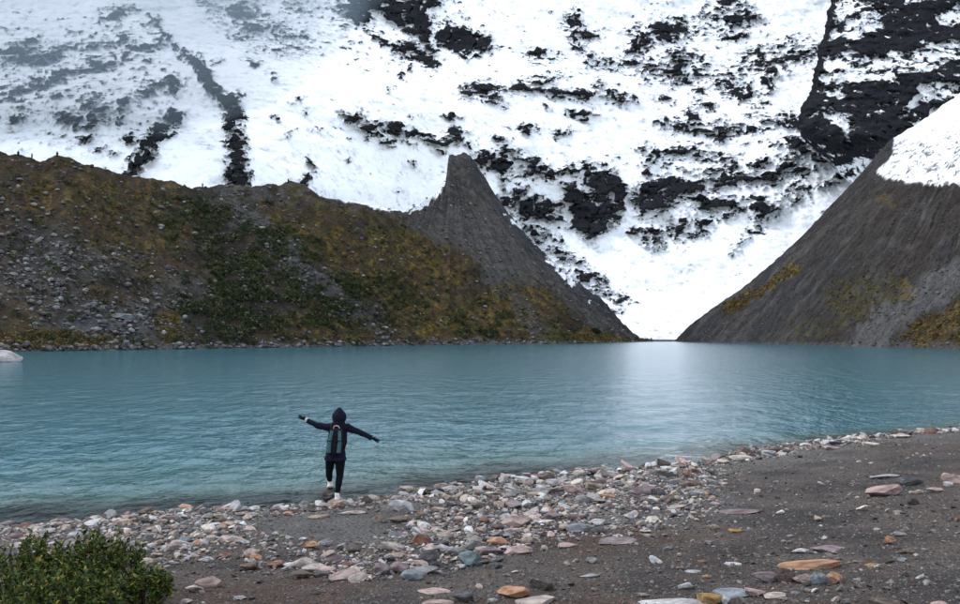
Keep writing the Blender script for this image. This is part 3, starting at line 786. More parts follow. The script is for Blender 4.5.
# ================================================================== BEACH GROUND
SHORE_PX = [(0, 527), (60, 522), (110, 518), (170, 512), (260, 509), (330, 502), (380, 498), (450, 488), (530, 476), (640, 468), (700, 462), (760, 449), (830, 441), (880, 435), (960, 428)]
SHORE = [(-260.0, -60.0), (-60.0, -14.0), (-22.0, 5.0)] + [((a - 480) * H / (b - HOR), H * F / (b - HOR)) for a, b in SHORE_PX] + [(26.0, 37.0), (60.0, 66.0), (105.0, 120.0), (125.0, 160.0), (400.0, 190.0)]

def shore_dist(x, y):
    best = np.full(np.shape(x), 1e9); sign = np.ones(np.shape(x))
    for i in range(len(SHORE) - 1):
        (ax, ay), (bx, by) = SHORE[i], SHORE[i + 1]
        ex, ey = bx - ax, by - ay
        t = np.clip(((x - ax) * ex + (y - ay) * ey) / (ex * ex + ey * ey), 0, 1)
        dx = x - ax - t * ex; dy = y - ay - t * ey
        d = np.hypot(dx, dy)
        cr = ex * (y - ay) - ey * (x - ax)          # >0 = lake side
        upd = d < best - 1e-9
        sign = np.where(upd, np.where(cr > 0, -1.0, 1.0), sign)
        best = np.minimum(best, d)
    return best * sign

def ground_z(x, y):
    x = np.asarray(x, float); y = np.asarray(y, float)
    d = shore_dist(x, y) + 0.30 * fbm(x / 1.6, y / 1.6, 3, 301)
    zi = 0.055 * d + 0.05 * (1 - np.exp(-np.clip(d, 0, None) / 0.5)) + 0.0009 * np.clip(d, 0, 30) ** 2
    zi = np.where(d > 30, zi + 0.0, zi)
    zo = -0.10 * (-d) - 0.004 * d * d
    z = np.where(d > 0, zi, np.maximum(zo, -6))
    amp = sstep(-0.5, 1.5, d)
    z = z + amp * (0.06 * fbm(x / 2.4, y / 2.4, 4, 303) + 0.016 * fbm(x / 0.45, y / 0.45, 4, 305)) + 0.006 * fbm(x / 0.3, y / 0.3, 2, 307)
    return z

def ground_hit(px, py):
    px = np.atleast_1d(np.asarray(px, float)); py = np.atleast_1d(np.asarray(py, float))
    Y = np.full(px.shape, 4.0); done = np.zeros(px.shape, bool)
    res = np.full(px.shape, 40.0)
    for st in np.arange(5.0, 48.0, 0.04):
        zr = H - (py - HOR) / F * st
        hit = (~done) & (zr <= np.maximum(ground_z((px - 480) / F * st, np.full(px.shape, st)), 0.0))
        res[hit] = st; done |= hit
        if done.all(): break
    return (px - 480) / F * res, res

def to_px(x, y, z):
    return 480 + x / y * F, HOR - (z - H) / y * F

def build_ground():
    xs = np.concatenate([np.linspace(-260, -12, 26)[:-1], np.arange(-12, 19, 0.085), np.linspace(19, 60, 24)[1:], np.linspace(60, 400, 14)[1:]])
    ys = np.concatenate([np.linspace(-80, 5, 18)[:-1], np.arange(5, 33, 0.085), np.linspace(33, 75, 24)[1:], np.linspace(75, 200, 14)[1:]])
    X, Y = np.meshgrid(xs, ys)
    Z = ground_z(X, Y)
    d = shore_dist(X, Y)
    yy = np.maximum(Y, 2.0)
    PX, PY = to_px(X, yy, Z)
    n = fbm(X / 1.7, Y / 1.7, 5, 311); n2 = fbm(X / 0.6, Y / 0.6, 4, 313); n3 = fbm(X / 4 + 9, Y / 3, 4, 317)
    g = lambda *a: np.array(a)
    col = np.zeros(X.shape + (3,)) + g(.074, .059, .049)
    def L(c, m):
        nonlocal col
        m = np.clip(m, 0, 1)[..., None]; col = col * (1 - m) + np.array(c) * m
    L((.034, .029, .026), 0.9 * sstep(-0.1, 0.5, n))
    L((.066, .039, .026), 0.95 * sstep(0.05, 0.5, n3) * sstep(2, 6, d))
    L((.125, .116, .104), 0.9 * sstep(4.5, 1.0, d + 1.4 * n) )
    L((.13, .126, .12), 0.8 * np.clip(ell(PX, PY, 640, 505, 130, 32) * 2, 0, 1) * sstep(-0.5, 0.3, n2 + .2))
    L((.10, .097, .092), 0.8 * np.clip(ell(PX, PY, 330, 530, 120, 22) * 2, 0, 1))
    wet = sstep(0.35, 0.0, d + 0.12 * n2)
    L((.030, .030, .028), 0.7 * wet)
    L((.045, .065, .055), sstep(-0.5, -3, d))
    col *= 0.88
    o = mesh_np('shore', np.stack([X, Y, Z], -1).reshape(-1, 3), grid_faces(*X.shape), M['ground'], cols=col.reshape(-1, 3), attrs={'wet': wet})
    tag(o, kind='structure')

def build_water():
    # rows get wider with distance, the lake surface itself is one real sheet
    ys = [2.0]
    while ys[-1] < 560:
        y = ys[-1]; ys.append(y + max(0.055, y * y / 2790 * 0.75))
    ys = np.array(ys)
    pxs = np.concatenate([np.linspace(-3000, -40, 30)[:-1], np.arange(-40, 1001, 2.6), np.linspace(1001, 2600, 24)[1:]])
    PX, Y = np.meshgrid(pxs, ys)
    X = (PX - 480) / F * Y
    d = -shore_dist(X, Y)
    sp = np.maximum(0.06, Y * Y / 2790 * 0.75)
    Z = np.zeros_like(X)
    th = 0.16
    for lam, amp, k, sd_ in [(0.28, 0.013, 1.2, 401), (0.50, 0.026, 1.4, 405), (0.95, 0.046, 1.7, 409), (3.0, 0.05, 2.0, 413)]:
        u = (X * math.cos(th) + Y * math.sin(th)) / (lam * k); v = (-X * math.sin(th) + Y * math.cos(th)) / lam
        Z += amp * np.clip(1.4 - sp / lam * 2.2, 0, 1) * perlin(u, v, sd_) * 1.6
    Z *= sstep(-0.3, 2.5, d) * 0.85 + 0.15
    shallow = 0.42 * sstep(11, 2.0, d + 3.0 * fbm(X / 7.0, Y / 7.0, 3, 423) + 0.5 * np.clip(X + 3, 0, 99)) + 0.58 * sstep(3.4, 0.1, d + 0.5 * fbm(X / 2.0, Y / 2.0, 3, 421))
    o = mesh_np('lake', np.stack([X, Y, Z], -1).reshape(-1, 3), grid_faces(*X.shape), M['water'], attrs={'shallow': shallow})
    tag(o, kind='structure')

build_ground()
build_water()

# ================================================================== STONES
COLS = {  # linear albedo
    'pale grey': (.42, .41, .40), 'white': (.58, .56, .54), 'grey': (.24, .235, .23), 'dark grey': (.075, .075, .078), 'blue-grey': (.20, .225, .24),
    'teal-grey': (.17, .225, .225), 'pink': (.42, .305, .265), 'mauve': (.23, .175, .175), 'tan': (.38, .29, .215), 'orange': (.43, .23, .125),
    'rust': (.22, .10, .06), 'brown': (.13, .094, .072), 'dark brown': (.055, .042, .034), 'gold': (.36, .22, .075), 'beige': (.48, .41, .345)}

def rock_mesh(name, seed, style):
    if style == 'slab':   v = rock_verts(ICO3, seed, 13, 0.55, 0.85, 0.03, 1.35)
    elif style == 'round': v = rock_verts(ICO3, seed, 16, 0.70, 0.95, 0.04, 1.05)
    else:                 v = rock_verts(ICO3, seed, 11, 0.42, 0.85, 0.035, 1.5)
    me = bpy.data.meshes.new(name)
    me.from_pydata(v.tolist(), [], ICO3[1].tolist())
    me.materials.append(M['stone'])
    return me
MESH = {s: [rock_mesh('stone_' + s, 40 + 10 * i + k, s) for k in range(7)] for i, s in enumerate(('block', 'slab', 'round'))}

def put_stone(name, x, y, w, dep, h, color, style, rz, label, cat, group=None, sink=0.18, tilt=0.08, zbase=None, rnd=None):
    r = rnd or random
    o = bpy.data.objects.new(name, r.choice(MESH[style])); C.objects.link(o)
    gz = float(ground_z(x, y)) if zbase is None else zbase
    o.location = (x, y, gz + h * (0.5 - sink))
    o.scale = (w, dep, h)
    o.rotation_euler = (r.uniform(-tilt, tilt), r.uniform(-tilt, tilt), rz)
    c = COLS[color] if isinstance(color, str) else color
    j = r.uniform(0.85, 1.15)
    o.color = (c[0] * j, c[1] * j, c[2] * j, 1)
    tag(o, label, cat, group)
    return o

# px, py of the foot, width px, height px, colour, style, label
HERO = [
 (400, 512, 28, 15, 'pale grey', 'block', 'pale grey boulder at the waterline beside the small round brown rock'),
 (367, 504, 11, 9, 'brown', 'round', 'small round brown rock at the water edge near the hiker'),
 (421, 545, 21, 13, 'rust', 'block', 'dark rust-red notched stone standing alone on grey gravel'),
 (470, 567, 25, 19, 'teal-grey', 'block', 'teal-grey block with light streaks beside the long mossy pink slab'),
 (497, 545, 20, 10, 'orange', 'round', 'orange-tan rounded stone just above the long mossy pink slab'),
 (527, 544, 14, 8, 'tan', 'round', 'tan rounded stone beside the orange-tan one in the stone heap'),
 (490, 556, 26, 11, 'mauve', 'slab', 'mauve slab end of the long mossy row beside the teal-grey block'),
 (519, 555, 28, 12, 'pink', 'slab', 'long pink slab with moss-green foot'),
 (382, 575, 18, 14, 'mauve', 'block', 'purple-grey pointed stone in the front row of the heap'),
 (400, 574, 20, 14, 'mauve', 'round', 'purple-grey rounded stone touching the blue-grey round stone'),
 (412, 581, 22, 14, 'blue-grey', 'round', 'blue-grey round stone with pale patches in the front row'),
 (418, 568, 22, 10, 'pink', 'block', 'pinkish tan stone behind the blue-grey round stone'),
 (514, 599, 34, 16, 'orange', 'block', 'large orange boulder lying on dark soil beside a dark pale-topped stone'),
 (542, 591, 26, 14, 'dark brown', 'block', 'dark stone with pale ridge top next to the large orange boulder'),
 (463, 603, 22, 14, 'dark grey', 'block', 'dark angular block with pale flat top on the dark soil'),
 (435, 595, 34, 6, 'pink', 'slab', 'flat pinkish slab lying almost flush in the soil'),
 (438, 610, 32, 12, 'pink', 'round', 'pinkish rounded boulder beyond the flat flush slab'),
 (536, 607, 42, 10, 'beige', 'slab', 'light beige slab in front of the large orange boulder'),
 (492, 604, 9, 6, 'pale grey', 'round', 'small pale round stone beside the large orange boulder'),
 (517, 528, 32, 16, 'pink', 'block', 'large pinkish leaning slab in the middle of the stone heap'),
 (499, 530, 20, 8, 'brown', 'slab', 'brown-pink flat stone leaning on the large pinkish slab'),
 (446, 551, 16, 8, 'white', 'block', 'whitish angular stone between the teal-grey block and rust-red stone'),
 (395, 559, 22, 8, 'tan', 'round', 'tan stone behind the purple-grey stones'),
 (378, 523, 11, 10, 'tan', 'block', 'tan upright stone below the pale grey boulder'),
 (398, 524, 20, 9, 'brown', 'block', 'brownish stone right under the pale grey boulder'),
 (739, 515, 40, 8, 'mauve', 'slab', 'long purple-grey slab lying alone on dark gravel'),
 (618, 545, 40, 7, 'mauve', 'slab', 'long low purple-grey slab at the lower edge of the pebble belt'),
 (657, 511, 13, 7, 'dark grey', 'round', 'small dark slate stone on pale gravel'),
 (678, 510, 17, 6, 'tan', 'slab', 'small flat tan stone beside the dark slate stone'),
 (714, 530, 10, 6, 'tan', 'round', 'small light tan stone on dark gravel near the long slab'),
 (735, 534, 14, 6, 'gold', 'slab', 'mustard flat stone on dark gravel near the long slab'),
 (709, 545, 10, 5, 'grey', 'block', 'small grey angular stone on open gravel'),
 (669, 551, 9, 5, 'grey', 'block', 'small grey pointed stone on open gravel'),
 (693, 573, 17, 4, 'pale grey', 'slab', 'pale flat stone on brown soil'),
 (733, 566, 19, 4, 'white', 'slab', 'whitish flat stone on dark brown soil'),
 (706, 579, 7, 5, 'orange', 'round', 'tiny orange stone on brown soil beside the whitish slabs'),
 (672, 608, 66, 14, 'white', 'slab', 'large whitish stained slab next to the gold rock'),
 (687, 590, 18, 9, 'pale grey', 'block', 'pale pointed stone resting behind the large whitish slab'),
 (711, 608, 25, 18, 'gold', 'block', 'rough gold and brown rock between pale slabs'),
 (726, 606, 10, 12, 'white', 'block', 'small whitish block leaning on the gold rock'),
 (731, 598, 36, 11, 'blue-grey', 'slab', 'light blue-grey block beside the gold rock'),
 (755, 598, 20, 11, 'pink', 'block', 'pinkish block at the end of the light blue-grey block'),
 (775, 599, 25, 8, 'beige', 'slab', 'beige flat stone at the end of the pale slab row'),
 (767, 584, 30, 16, 'mauve', 'block', 'mauve-brown boulder at the end of the orange slab group'),
 (785, 583, 20, 17, 'brown', 'block', 'brown cracked boulder against the mauve-brown boulder'),
 (810, 570, 62, 13, 'orange', 'slab', 'large tilted orange and ochre slab in the boulder group'),
 (800, 554, 22, 7, 'pale grey', 'slab', 'pale grey slab behind the large tilted orange slab'),
 (832, 551, 46, 7, 'mauve', 'slab', 'long reddish grey slab behind the large tilted orange slab'),
 (803, 584, 26, 12, 'pink', 'block', 'dusky pink block before the large tilted orange slab'),
 (820, 586, 17, 14, 'blue-grey', 'block', 'slate-blue stone wedged between pink block and orange stone'),
 (834, 585, 20, 15, 'orange', 'block', 'bright orange stone at the end of the boulder group'),
 (883, 497, 36, 15, 'pink', 'block', 'big pink rock with orange end on dark gravel'),
 (911, 486, 24, 11, 'dark grey', 'block', 'dark wedge stone with pale top behind the big pink rock'),
 (881, 479, 34, 6, 'pale grey', 'slab', 'pale flat slab behind the big pink rock'),
 (956, 484, 26, 13, 'pink', 'block', 'pink angular rock beside the white disc stone'),
 (948, 487, 9, 6, 'white', 'round', 'white disc stone beside the pink angular rock'),
 (934, 493, 15, 6, 'pink', 'block', 'small pinkish stone beside the white disc stone'),
 (918, 494, 14, 5, 'tan', 'slab', 'small tan stone beside the big pink rock'),
 (913, 505, 11, 8, 'dark brown', 'round', 'dark brown round stone at the end of the brown earth hump'),
 (897, 513, 11, 4, 'beige', 'slab', 'small beige flat stone on open dark gravel'),
 (889, 545, 12, 10, 'orange', 'block', 'vivid orange small stone on dark gravel'),
 (898, 537, 14, 6, 'grey', 'block', 'grey stone just behind the vivid orange small stone'),
 (876, 564, 46, 6, 'dark brown', 'slab', 'long dark brown slab half sunk in gravel'),
 (902, 562, 14, 5, 'blue-grey', 'slab', 'small blue-grey flat stone on the long dark brown slab end'),
 (872, 567, 14, 5, 'gold', 'slab', 'small ochre stone below the long dark brown slab'),
 (906, 554, 16, 6, 'brown', 'slab', 'brown stone above the long dark brown slab'),
 (885, 609, 29, 13, 'brown', 'round', 'brown rounded boulder next to the dark brown slab stone'),
 (918, 608, 28, 12, 'dark brown', 'slab', 'dark brown slab stone between brown and pink boulders'),
 (940, 610, 18, 11, 'pink', 'round', 'pinkish boulder beside the dark brown slab stone'),
 (896, 436, 12, 8, 'brown', 'block', 'brown square stone on a pale stone at the curving shore'),
 (900, 438, 20, 5, 'beige', 'slab', 'pale stone under the brown square stone at the curving shore'),
 (930, 432, 16, 6, 'brown', 'slab', 'brownish flat stone at the shore past the square stone'),
 (745, 455, 15, 9, 'brown', 'block', 'brown square stone standing at the lake edge beside pale stones'),
 (742, 461, 22, 7, 'beige', 'block', 'pale beige stone before the brown square stone'),
 (776, 453, 24, 8, 'brown', 'slab', 'stack-like brown flat stone at the lake edge'),
 (769, 456, 14, 7, 'pale grey', 'block', 'pale stone under the brown flat stone at the lake edge'),
 (836, 445, 14, 5, 'dark grey', 'slab', 'dark flat stone in shallow water along the gravel point'),
 (832, 450, 16, 5, 'beige', 'block', 'pale stone beside the dark flat stone at the gravel point'),
 (871, 447, 16, 6, 'beige', 'block', 'beige stone on gravel close to the curving shore'),
 (548, 481, 14, 10, 'brown', 'block', 'brown square stone standing in the water edge of the heap'),
 (554, 485, 22, 7, 'pale grey', 'slab', 'pale slab beside the brown square stone of the heap'),
 (545, 494, 28, 8, 'grey', 'block', 'long grey stone in front of the pale slab'),
 (572, 494, 22, 11, 'pink', 'block', 'pink wedge stone in the heap near the pale slab'),
 (595, 490, 18, 9, 'tan', 'block', 'tan and orange stone in the heap behind the flat orange one'),
 (606, 498, 18, 5, 'orange', 'slab', 'flat orange stone in the shingle'),
 (641, 495, 30, 11, 'mauve', 'block', 'broad mauve boulder at the edge of the shingle'),
 (630, 473, 18, 7, 'brown', 'block', 'brown stone at the lake edge behind the broad mauve boulder'),
 (667, 478, 22, 8, 'dark grey', 'block', 'dark grey boulder at the lake edge'),
 (655, 469, 14, 5, 'dark brown', 'slab', 'dark flat stone wet by the lake near the dark grey boulder'),
 (690, 487, 22, 9, 'brown', 'block', 'brown stone on the shingle past the dark grey boulder'),
 (580, 533, 28, 11, 'blue-grey', 'block', 'light blue-grey boulder low in the pebble belt'),
 (600, 526, 20, 8, 'white', 'block', 'whitish stone behind the light blue-grey boulder'),
 (568, 548, 20, 7, 'pink', 'slab', 'pinkish flat stone at the lower edge of the pebble belt'),
 (593, 564, 13, 8, 'grey', 'block', 'grey block stone alone on soil below the pebble belt'),
 (589, 578, 22, 5, 'grey', 'slab', 'grey flat stone on dark soil near the pale-ridged stone'),
 (495, 569, 15, 8, 'dark grey', 'block', 'dark stone below the mauve slab'),
 (209, 588, 25, 15, 'pink', 'block', 'pinkish boulder leaning on a pale stone near the leafy shrub'),
 (195, 593, 19, 10, 'beige', 'block', 'pale beige stone under the leaning pinkish boulder'),
 (249, 571, 19, 11, 'brown', 'block', 'brown block with pink top on grey gravel'),
 (255, 560, 15, 8, 'orange', 'block', 'orange-brown stone behind the brown block with pink top'),
 (275, 569, 16, 9, 'rust', 'block', 'reddish stone on gravel next to the brown block'),
 (303, 579, 24, 11, 'brown', 'block', 'wide brown-grey stone with slanting top'),
 (325, 573, 22, 9, 'pink', 'block', 'pinkish stone between the wide brown-grey stone and the heap'),
 (334, 563, 20, 11, 'mauve', 'block', 'mauve block behind the pinkish stone at the heap end'),
 (312, 550, 17, 9, 'orange', 'block', 'orange and tan stone on pale gravel'),
 (326, 546, 14, 9, 'pale grey', 'block', 'pale peaked stone beside the orange and tan stone'),
 (303, 541, 8, 4, 'white', 'block', 'tiny pale cap stone on pale gravel near the orange and tan stone'),
 (289, 539, 9, 4, 'pale grey', 'block', 'small pale grey cap stone on pale gravel'),
 (275, 536, 8, 4, 'white', 'round', 'tiny whitish domed stone on pale gravel'),
 (240, 601, 13, 6, 'pale grey', 'slab', 'pale slab stone on dark gravel past the leaning boulder'),
 (224, 560, 15, 8, 'rust', 'block', 'rust-brown stone at the end of the pale pebble tongue'),
 (125, 525, 18, 8, 'tan', 'round', 'smooth tan stone at the waterline beyond the shrub'),
 (16, 539, 13, 8, 'mauve', 'round', 'mauve rounded stone at the waterline behind the shrub'),
 (34, 539, 20, 8, 'beige', 'block', 'beige slanted stone at the waterline behind the shrub'),
 (180, 519, 15, 7, 'white', 'block', 'bright whitish stone at the waterline'),
 (137, 577, 14, 10, 'pale grey', 'block', 'pale grey upright stone at the foot of the shrub'),
 (157, 573, 16, 7, 'grey', 'block', 'grey stone between shrub and pebble tongue'),
 (312, 512, 24, 5, 'dark brown', 'slab', 'dark wet log-shaped stone at the water edge near the hiker'),
 (290, 514, 20, 5, 'dark brown', 'block', 'dark wet stone at the water edge past the log-shaped stone'),
 (319, 519, 22, 5, 'tan', 'slab', 'flat tan stone below the dark wet log-shaped stone'),
 (352, 515, 26, 6, 'beige', 'slab', 'flat beige stone on the shore just behind the hiker'),
 (490, 520, 16, 6, 'grey', 'slab', 'flat grey stone up the heap from the brown-pink flat stone'),
]
hr = random.Random(5)
hx, hy = ground_hit([h[0] for h in HERO], [h[1] for h in HERO])
HERO_POS = []
for (px, py, w, h, colr, style, lab), x, y in zip(HERO, hx, hy):
    s = F / y
    wm, hm = w / s, h / s
    dep = wm * (hr.uniform(0.55, 0.8) if w < 45 else 0.4)
    sl = (H - 0.3) / y
    hz = max(hm - dep * sl * 0.75, hm * 0.45) * 1.18
    rz = hr.uniform(-0.3, 0.3) + (math.pi if hr.random() < 0.5 else 0)
    y2 = y + dep * 0.45
    x2 = x * y2 / y
    hx_ = put_stone('stone', x2, y2, wm * 1.04, dep, hz, colr, style, rz, lab, 'stone', rnd=hr, sink=0.2)
    HERO_POS.append((x2, y2, wm))
HP = np.array(HERO_POS)

# scattered stones along the shore
def density(px, py, d):
    D_ = 0.035 * np.ones_like(px)
    e = lambda *a: np.clip(ell(px, py, *a) * 2.2, 0, 1)
    D_ = np.maximum(D_, 0.8 * e(110, 542, 150, 34, 8))
    D_ = np.maximum(D_, 0.8 * e(190, 528, 110, 22, 4))
    D_ = np.maximum(D_, 0.6 * e(390, 562, 120, 24, -4))
    D_ = np.maximum(D_, 1.0 * e(500, 520, 140, 44, -12))
    D_ = np.maximum(D_, 1.0 * e(600, 493, 150, 26, -8))
    D_ = np.maximum(D_, 0.45 * e(640, 515, 120, 28, -8))
    D_ = np.maximum(D_, 0.35 * e(270, 555, 110, 26, 6))
    D_ = np.maximum(D_, 0.09 * e(820, 540, 200, 90))
    D_ = np.maximum(D_, 0.95 * sstep(1.3, 0.35, np.abs(d - 0.45)))
    D_ = D_ * (1 - 0.85 * np.clip(ell(px, py, 310, 527, 95, 13) * 2, 0, 1))
    D_ = D_ * (1 - 0.8 * np.clip(ell(px, py, 200, 570, 45, 12) * 2, 0, 1))
    return D_

def sample_positions(n, seed, gain=1.0):
    r = np.random.default_rng(seed)
    out = []
    got = 0
    while got < n:
        y = 7.5 + 25 * r.random(60000) ** 1.0
        x = (r.uniform(-30, 990, 60000) - 480) / F * y
        d = shore_dist(x, y)
        ok = (d > -0.7)
        x, y, d = x[ok], y[ok], d[ok]
        px, py = to_px(x, y, np.maximum(ground_z(x, y), 0))
        dn = density(px, py, d) * gain * np.where(d < 0, 0.35, 1) * (py < 625) * (0.4 + 0.6 * y / 16)
        keep = r.random(len(x)) < dn
        out.append(np.stack([x[keep], y[keep], d[keep], px[keep], py[keep]], -1)); got += keep.sum()
    return np.concatenate(out)[:n]

ZONES = ['on the dark gravel away from the water', 'in the stone belt along the lake', 'at the very edge of the lake']
PALETTE = [('pale grey', 14), ('grey', 14), ('beige', 22), ('pink', 19), ('tan', 15), ('mauve', 6), ('brown', 12), ('dark grey', 9), ('orange', 2), ('rust', 3), ('white', 7), ('blue-grey', 2)]
pal_names = [p for p, w in PALETTE]; pal_w = np.array([w for p, w in PALETTE], float); pal_w /= pal_w.sum()
for k_ in COLS:
    m_ = sum(COLS[k_]) / 3; COLS[k_] = tuple(0.86 * (0.82 * a + 0.18 * m_) for a in COLS[k_])
N_ST = 3600
pos = sample_positions(N_ST, 77)
rr = np.random.default_rng(78)
size = 0.045 + 0.24 * rr.random(N_ST) ** 4.6
size *= np.where(density(pos[:, 3], pos[:, 4], pos[:, 2]) > 0.3, 1.0, 0.5)
near = np.full(N_ST, True)
for i0 in range(0, N_ST, 400):
    dd = np.hypot(pos[i0:i0+400, 0][:, None] - HP[:, 0], pos[i0:i0+400, 1][:, None] - HP[:, 1])
    near[i0:i0+400] = (dd > (HP[:, 2] * 0.42)[None] + size[i0:i0+400][:, None] * 0.35).all(1)
pos, size = pos[near], size[near]
N_ST = len(pos)
pxsize = size * F / pos[:, 1]
order = np.argsort(-pxsize)
N_IND = 185
ind = order[:N_IND]; rest = order[N_IND:]
cidx = rr.choice(len(pal_names), N_ST, p=pal_w)
cr = random.Random(9)
CUT = [' beside', ' at ', ' on ', ' in ', ' near', ' lying', ' standing', ' with', ' between', ' behind', ' just', ' under', ' below', ' before', ' leaning', ' next', ' resting', ' right', ' touching', ' past', ' wet', ' close', ' along', ' up ', ' end ', ' against', ' half', ' wedged', ' alone', ' beyond', ' above']
def short(l):
    i = min([l.find(c) for c in CUT if l.find(c) > 0] + [len(l)])
    return l[:i]
SHORTS = [short(h[6]) for h in HERO]
LM_OK = np.array([SHORTS.count(a) == 1 and len(a.split()) >= 2 for a in SHORTS])
used_labels = {}
def stone_label(desc, x, y, d):
    dd = np.where(LM_OK, np.hypot(HP[:, 0] - x, HP[:, 1] - y), 1e9)
    for k in np.argsort(dd)[:10]:
        dy = shore_dist(np.array([HP[k, 0]]), np.array([HP[k, 1]]))[0] - d
        rel = 'closer to the lake than' if dy > 0.5 else ('further up the shore than' if dy < -0.5 else 'beside')
        l = f'{desc} {rel} the {SHORTS[k]}'
        if l not in used_labels and len(l.split()) <= 16: break
    used_labels[l] = 1
    return l
STYLE_WORD = {'block': 'angular', 'slab': 'flat', 'round': 'rounded'}
for i in ind:
    x, y, d = pos[i, :3]
    cn = pal_names[cidx[i]]
    st = cr.choice(['block', 'block', 'slab', 'slab', 'round'])
    s = float(size[i])
    zone = ZONES[2] if d < 0.5 else (ZONES[1] if d < 5 else ZONES[0])
    big = 'medium' if s > 0.2 else 'small'
    lab = stone_label(f'{big} {cn} {STYLE_WORD[st]} stone', float(x), float(y), d)
    hz = s * cr.uniform(0.22, 0.34) if st == 'slab' else s * cr.uniform(0.34, 0.55)
    put_stone('stone', float(x), float(y), s * cr.uniform(0.95, 1.3), s * cr.uniform(0.7, 0.95), hz, cn, st, cr.uniform(0, 6.28), lab, 'stone', f'{cn} {STYLE_WORD[st]} stones {zone}', rnd=cr, tilt=0.22, sink=0.28)

def stone_mass(name, pos, size, cols, base, nproto, seed, mat, flat=(1.15, 0.9, 0.55), sink=0.2, planes=9):
    r = np.random.default_rng(seed)
    protos = [rock_verts(base, seed + 3 * k, planes, 0.45, 0.85, 0, 1.4) for k in range(nproto)]
    which = r.integers(0, nproto, len(pos))
    zz = ground_z(pos[:, 0], pos[:, 1])
    vs_, fs_, cs_ = [], [], []; off = 0
    for k in range(nproto):
        sel = np.where(which == k)[0]; m = len(sel)
        if not m: continue
        pv = protos[k]; pf = base[1]
        sc = size[sel][:, None] * np.array(flat) * r.uniform(0.75, 1.25, (m, 3))
        q = pv[None] * sc[:, None]
        tx = r.normal(0, 0.22, m)[:, None]; ty = r.normal(0, 0.22, m)[:, None]
        q = np.stack([q[..., 0], q[..., 1], q[..., 2] + q[..., 0] * tx + q[..., 1] * ty], -1)
        a = r.uniform(0, 6.283, m); ca, sa = np.cos(a)[:, None], np.sin(a)[:, None]
        vv = np.stack([q[..., 0] * ca - q[..., 1] * sa + pos[sel, 0][:, None], q[..., 0] * sa + q[..., 1] * ca + pos[sel, 1][:, None],
                       q[..., 2] + (zz[sel] + (0.5 - sink) * sc[:, 2])[:, None]], -1)
        vs_.append(vv.reshape(-1, 3))
        fs_.append((pf[None] + (off + np.arange(m) * len(pv))[:, None, None]).reshape(-1, 3))
        cs_.append(np.repeat(cols[sel], len(pv), 0)); off += m * len(pv)
    return mesh_np(name, np.concatenate(vs_), np.concatenate(fs_), mat, cols=np.concatenate(cs_), smooth=False)

PALC = np.array([COLS[p] for p in pal_names])
o = stone_mass('shingle', pos[rest], size[rest], PALC[cidx[rest]] * rr.uniform(0.55, 1.1, (len(rest), 1)), ICO2, 10, 610, M['pebble'])
tag(o, 'small mixed stones of the shingle belt along the lake edge', 'shingle', kind='stuff')
# pebbles
NP_ = 14000
pp = sample_positions(NP_, 91, 1.3)
ps_ = 0.022 + 0.06 * rr.random(NP_) ** 2
o = stone_mass('pebbles', pp, ps_, PALC[rr.choice(len(pal_names), NP_, p=pal_w)] * rr.uniform(0.35, 0.95, (NP_, 1)) * np.where(density(pp[:, 3], pp[:, 4], pp[:, 2]) > 0.3, 1.0, 0.55)[:, None], ICO1, 10, 710, M['pebble'], planes=6)
tag(o, 'small grey and pinkish pebbles filling the shore between stones', 'pebbles', kind='stuff')
# gravel grit over the whole shore
NG = 60000
r2 = np.random.default_rng(93)
gy = 7.6 + 24 * r2.random(NG) ** 1.2
gx = (r2.uniform(-30, 990, NG) - 480) / F * gy
gd = shore_dist(gx, gy); k = gd > -0.2
gx, gy = gx[k], gy[k]
OCT = (np.array([(.5, 0, 0), (-.5, 0, 0), (0, .5, 0), (0, -.5, 0), (0, 0, .5)]), np.array([(0, 2, 4), (2, 1, 4), (1, 3, 4), (3, 0, 4)]))
gcol = np.array([(.06, .055, .05), (.10, .097, .092), (.13, .122, .115), (.045, .04, .037), (.10, .085, .075), (.11, .08, .065)])
def rock_verts_oct(k): return OCT[0]
_rv = rock_verts
def rock_verts(base, *a, **kw): return base[0].copy() if base is OCT else _rv(base, *a, **kw)
o = stone_mass('gravel', np.stack([gx, gy], -1), 0.014 + 0.03 * r2.random(len(gx)) ** 2, gcol[r2.integers(0, 6, len(gx))] * r2.uniform(0.6, 1.2, (len(gx), 1)), OCT, 1, 810, M['pebble'], sink=0.42, flat=(1.2, 1, .8))
tag(o, 'fine dark gravel grit covering the shore', 'gravel', kind='stuff')

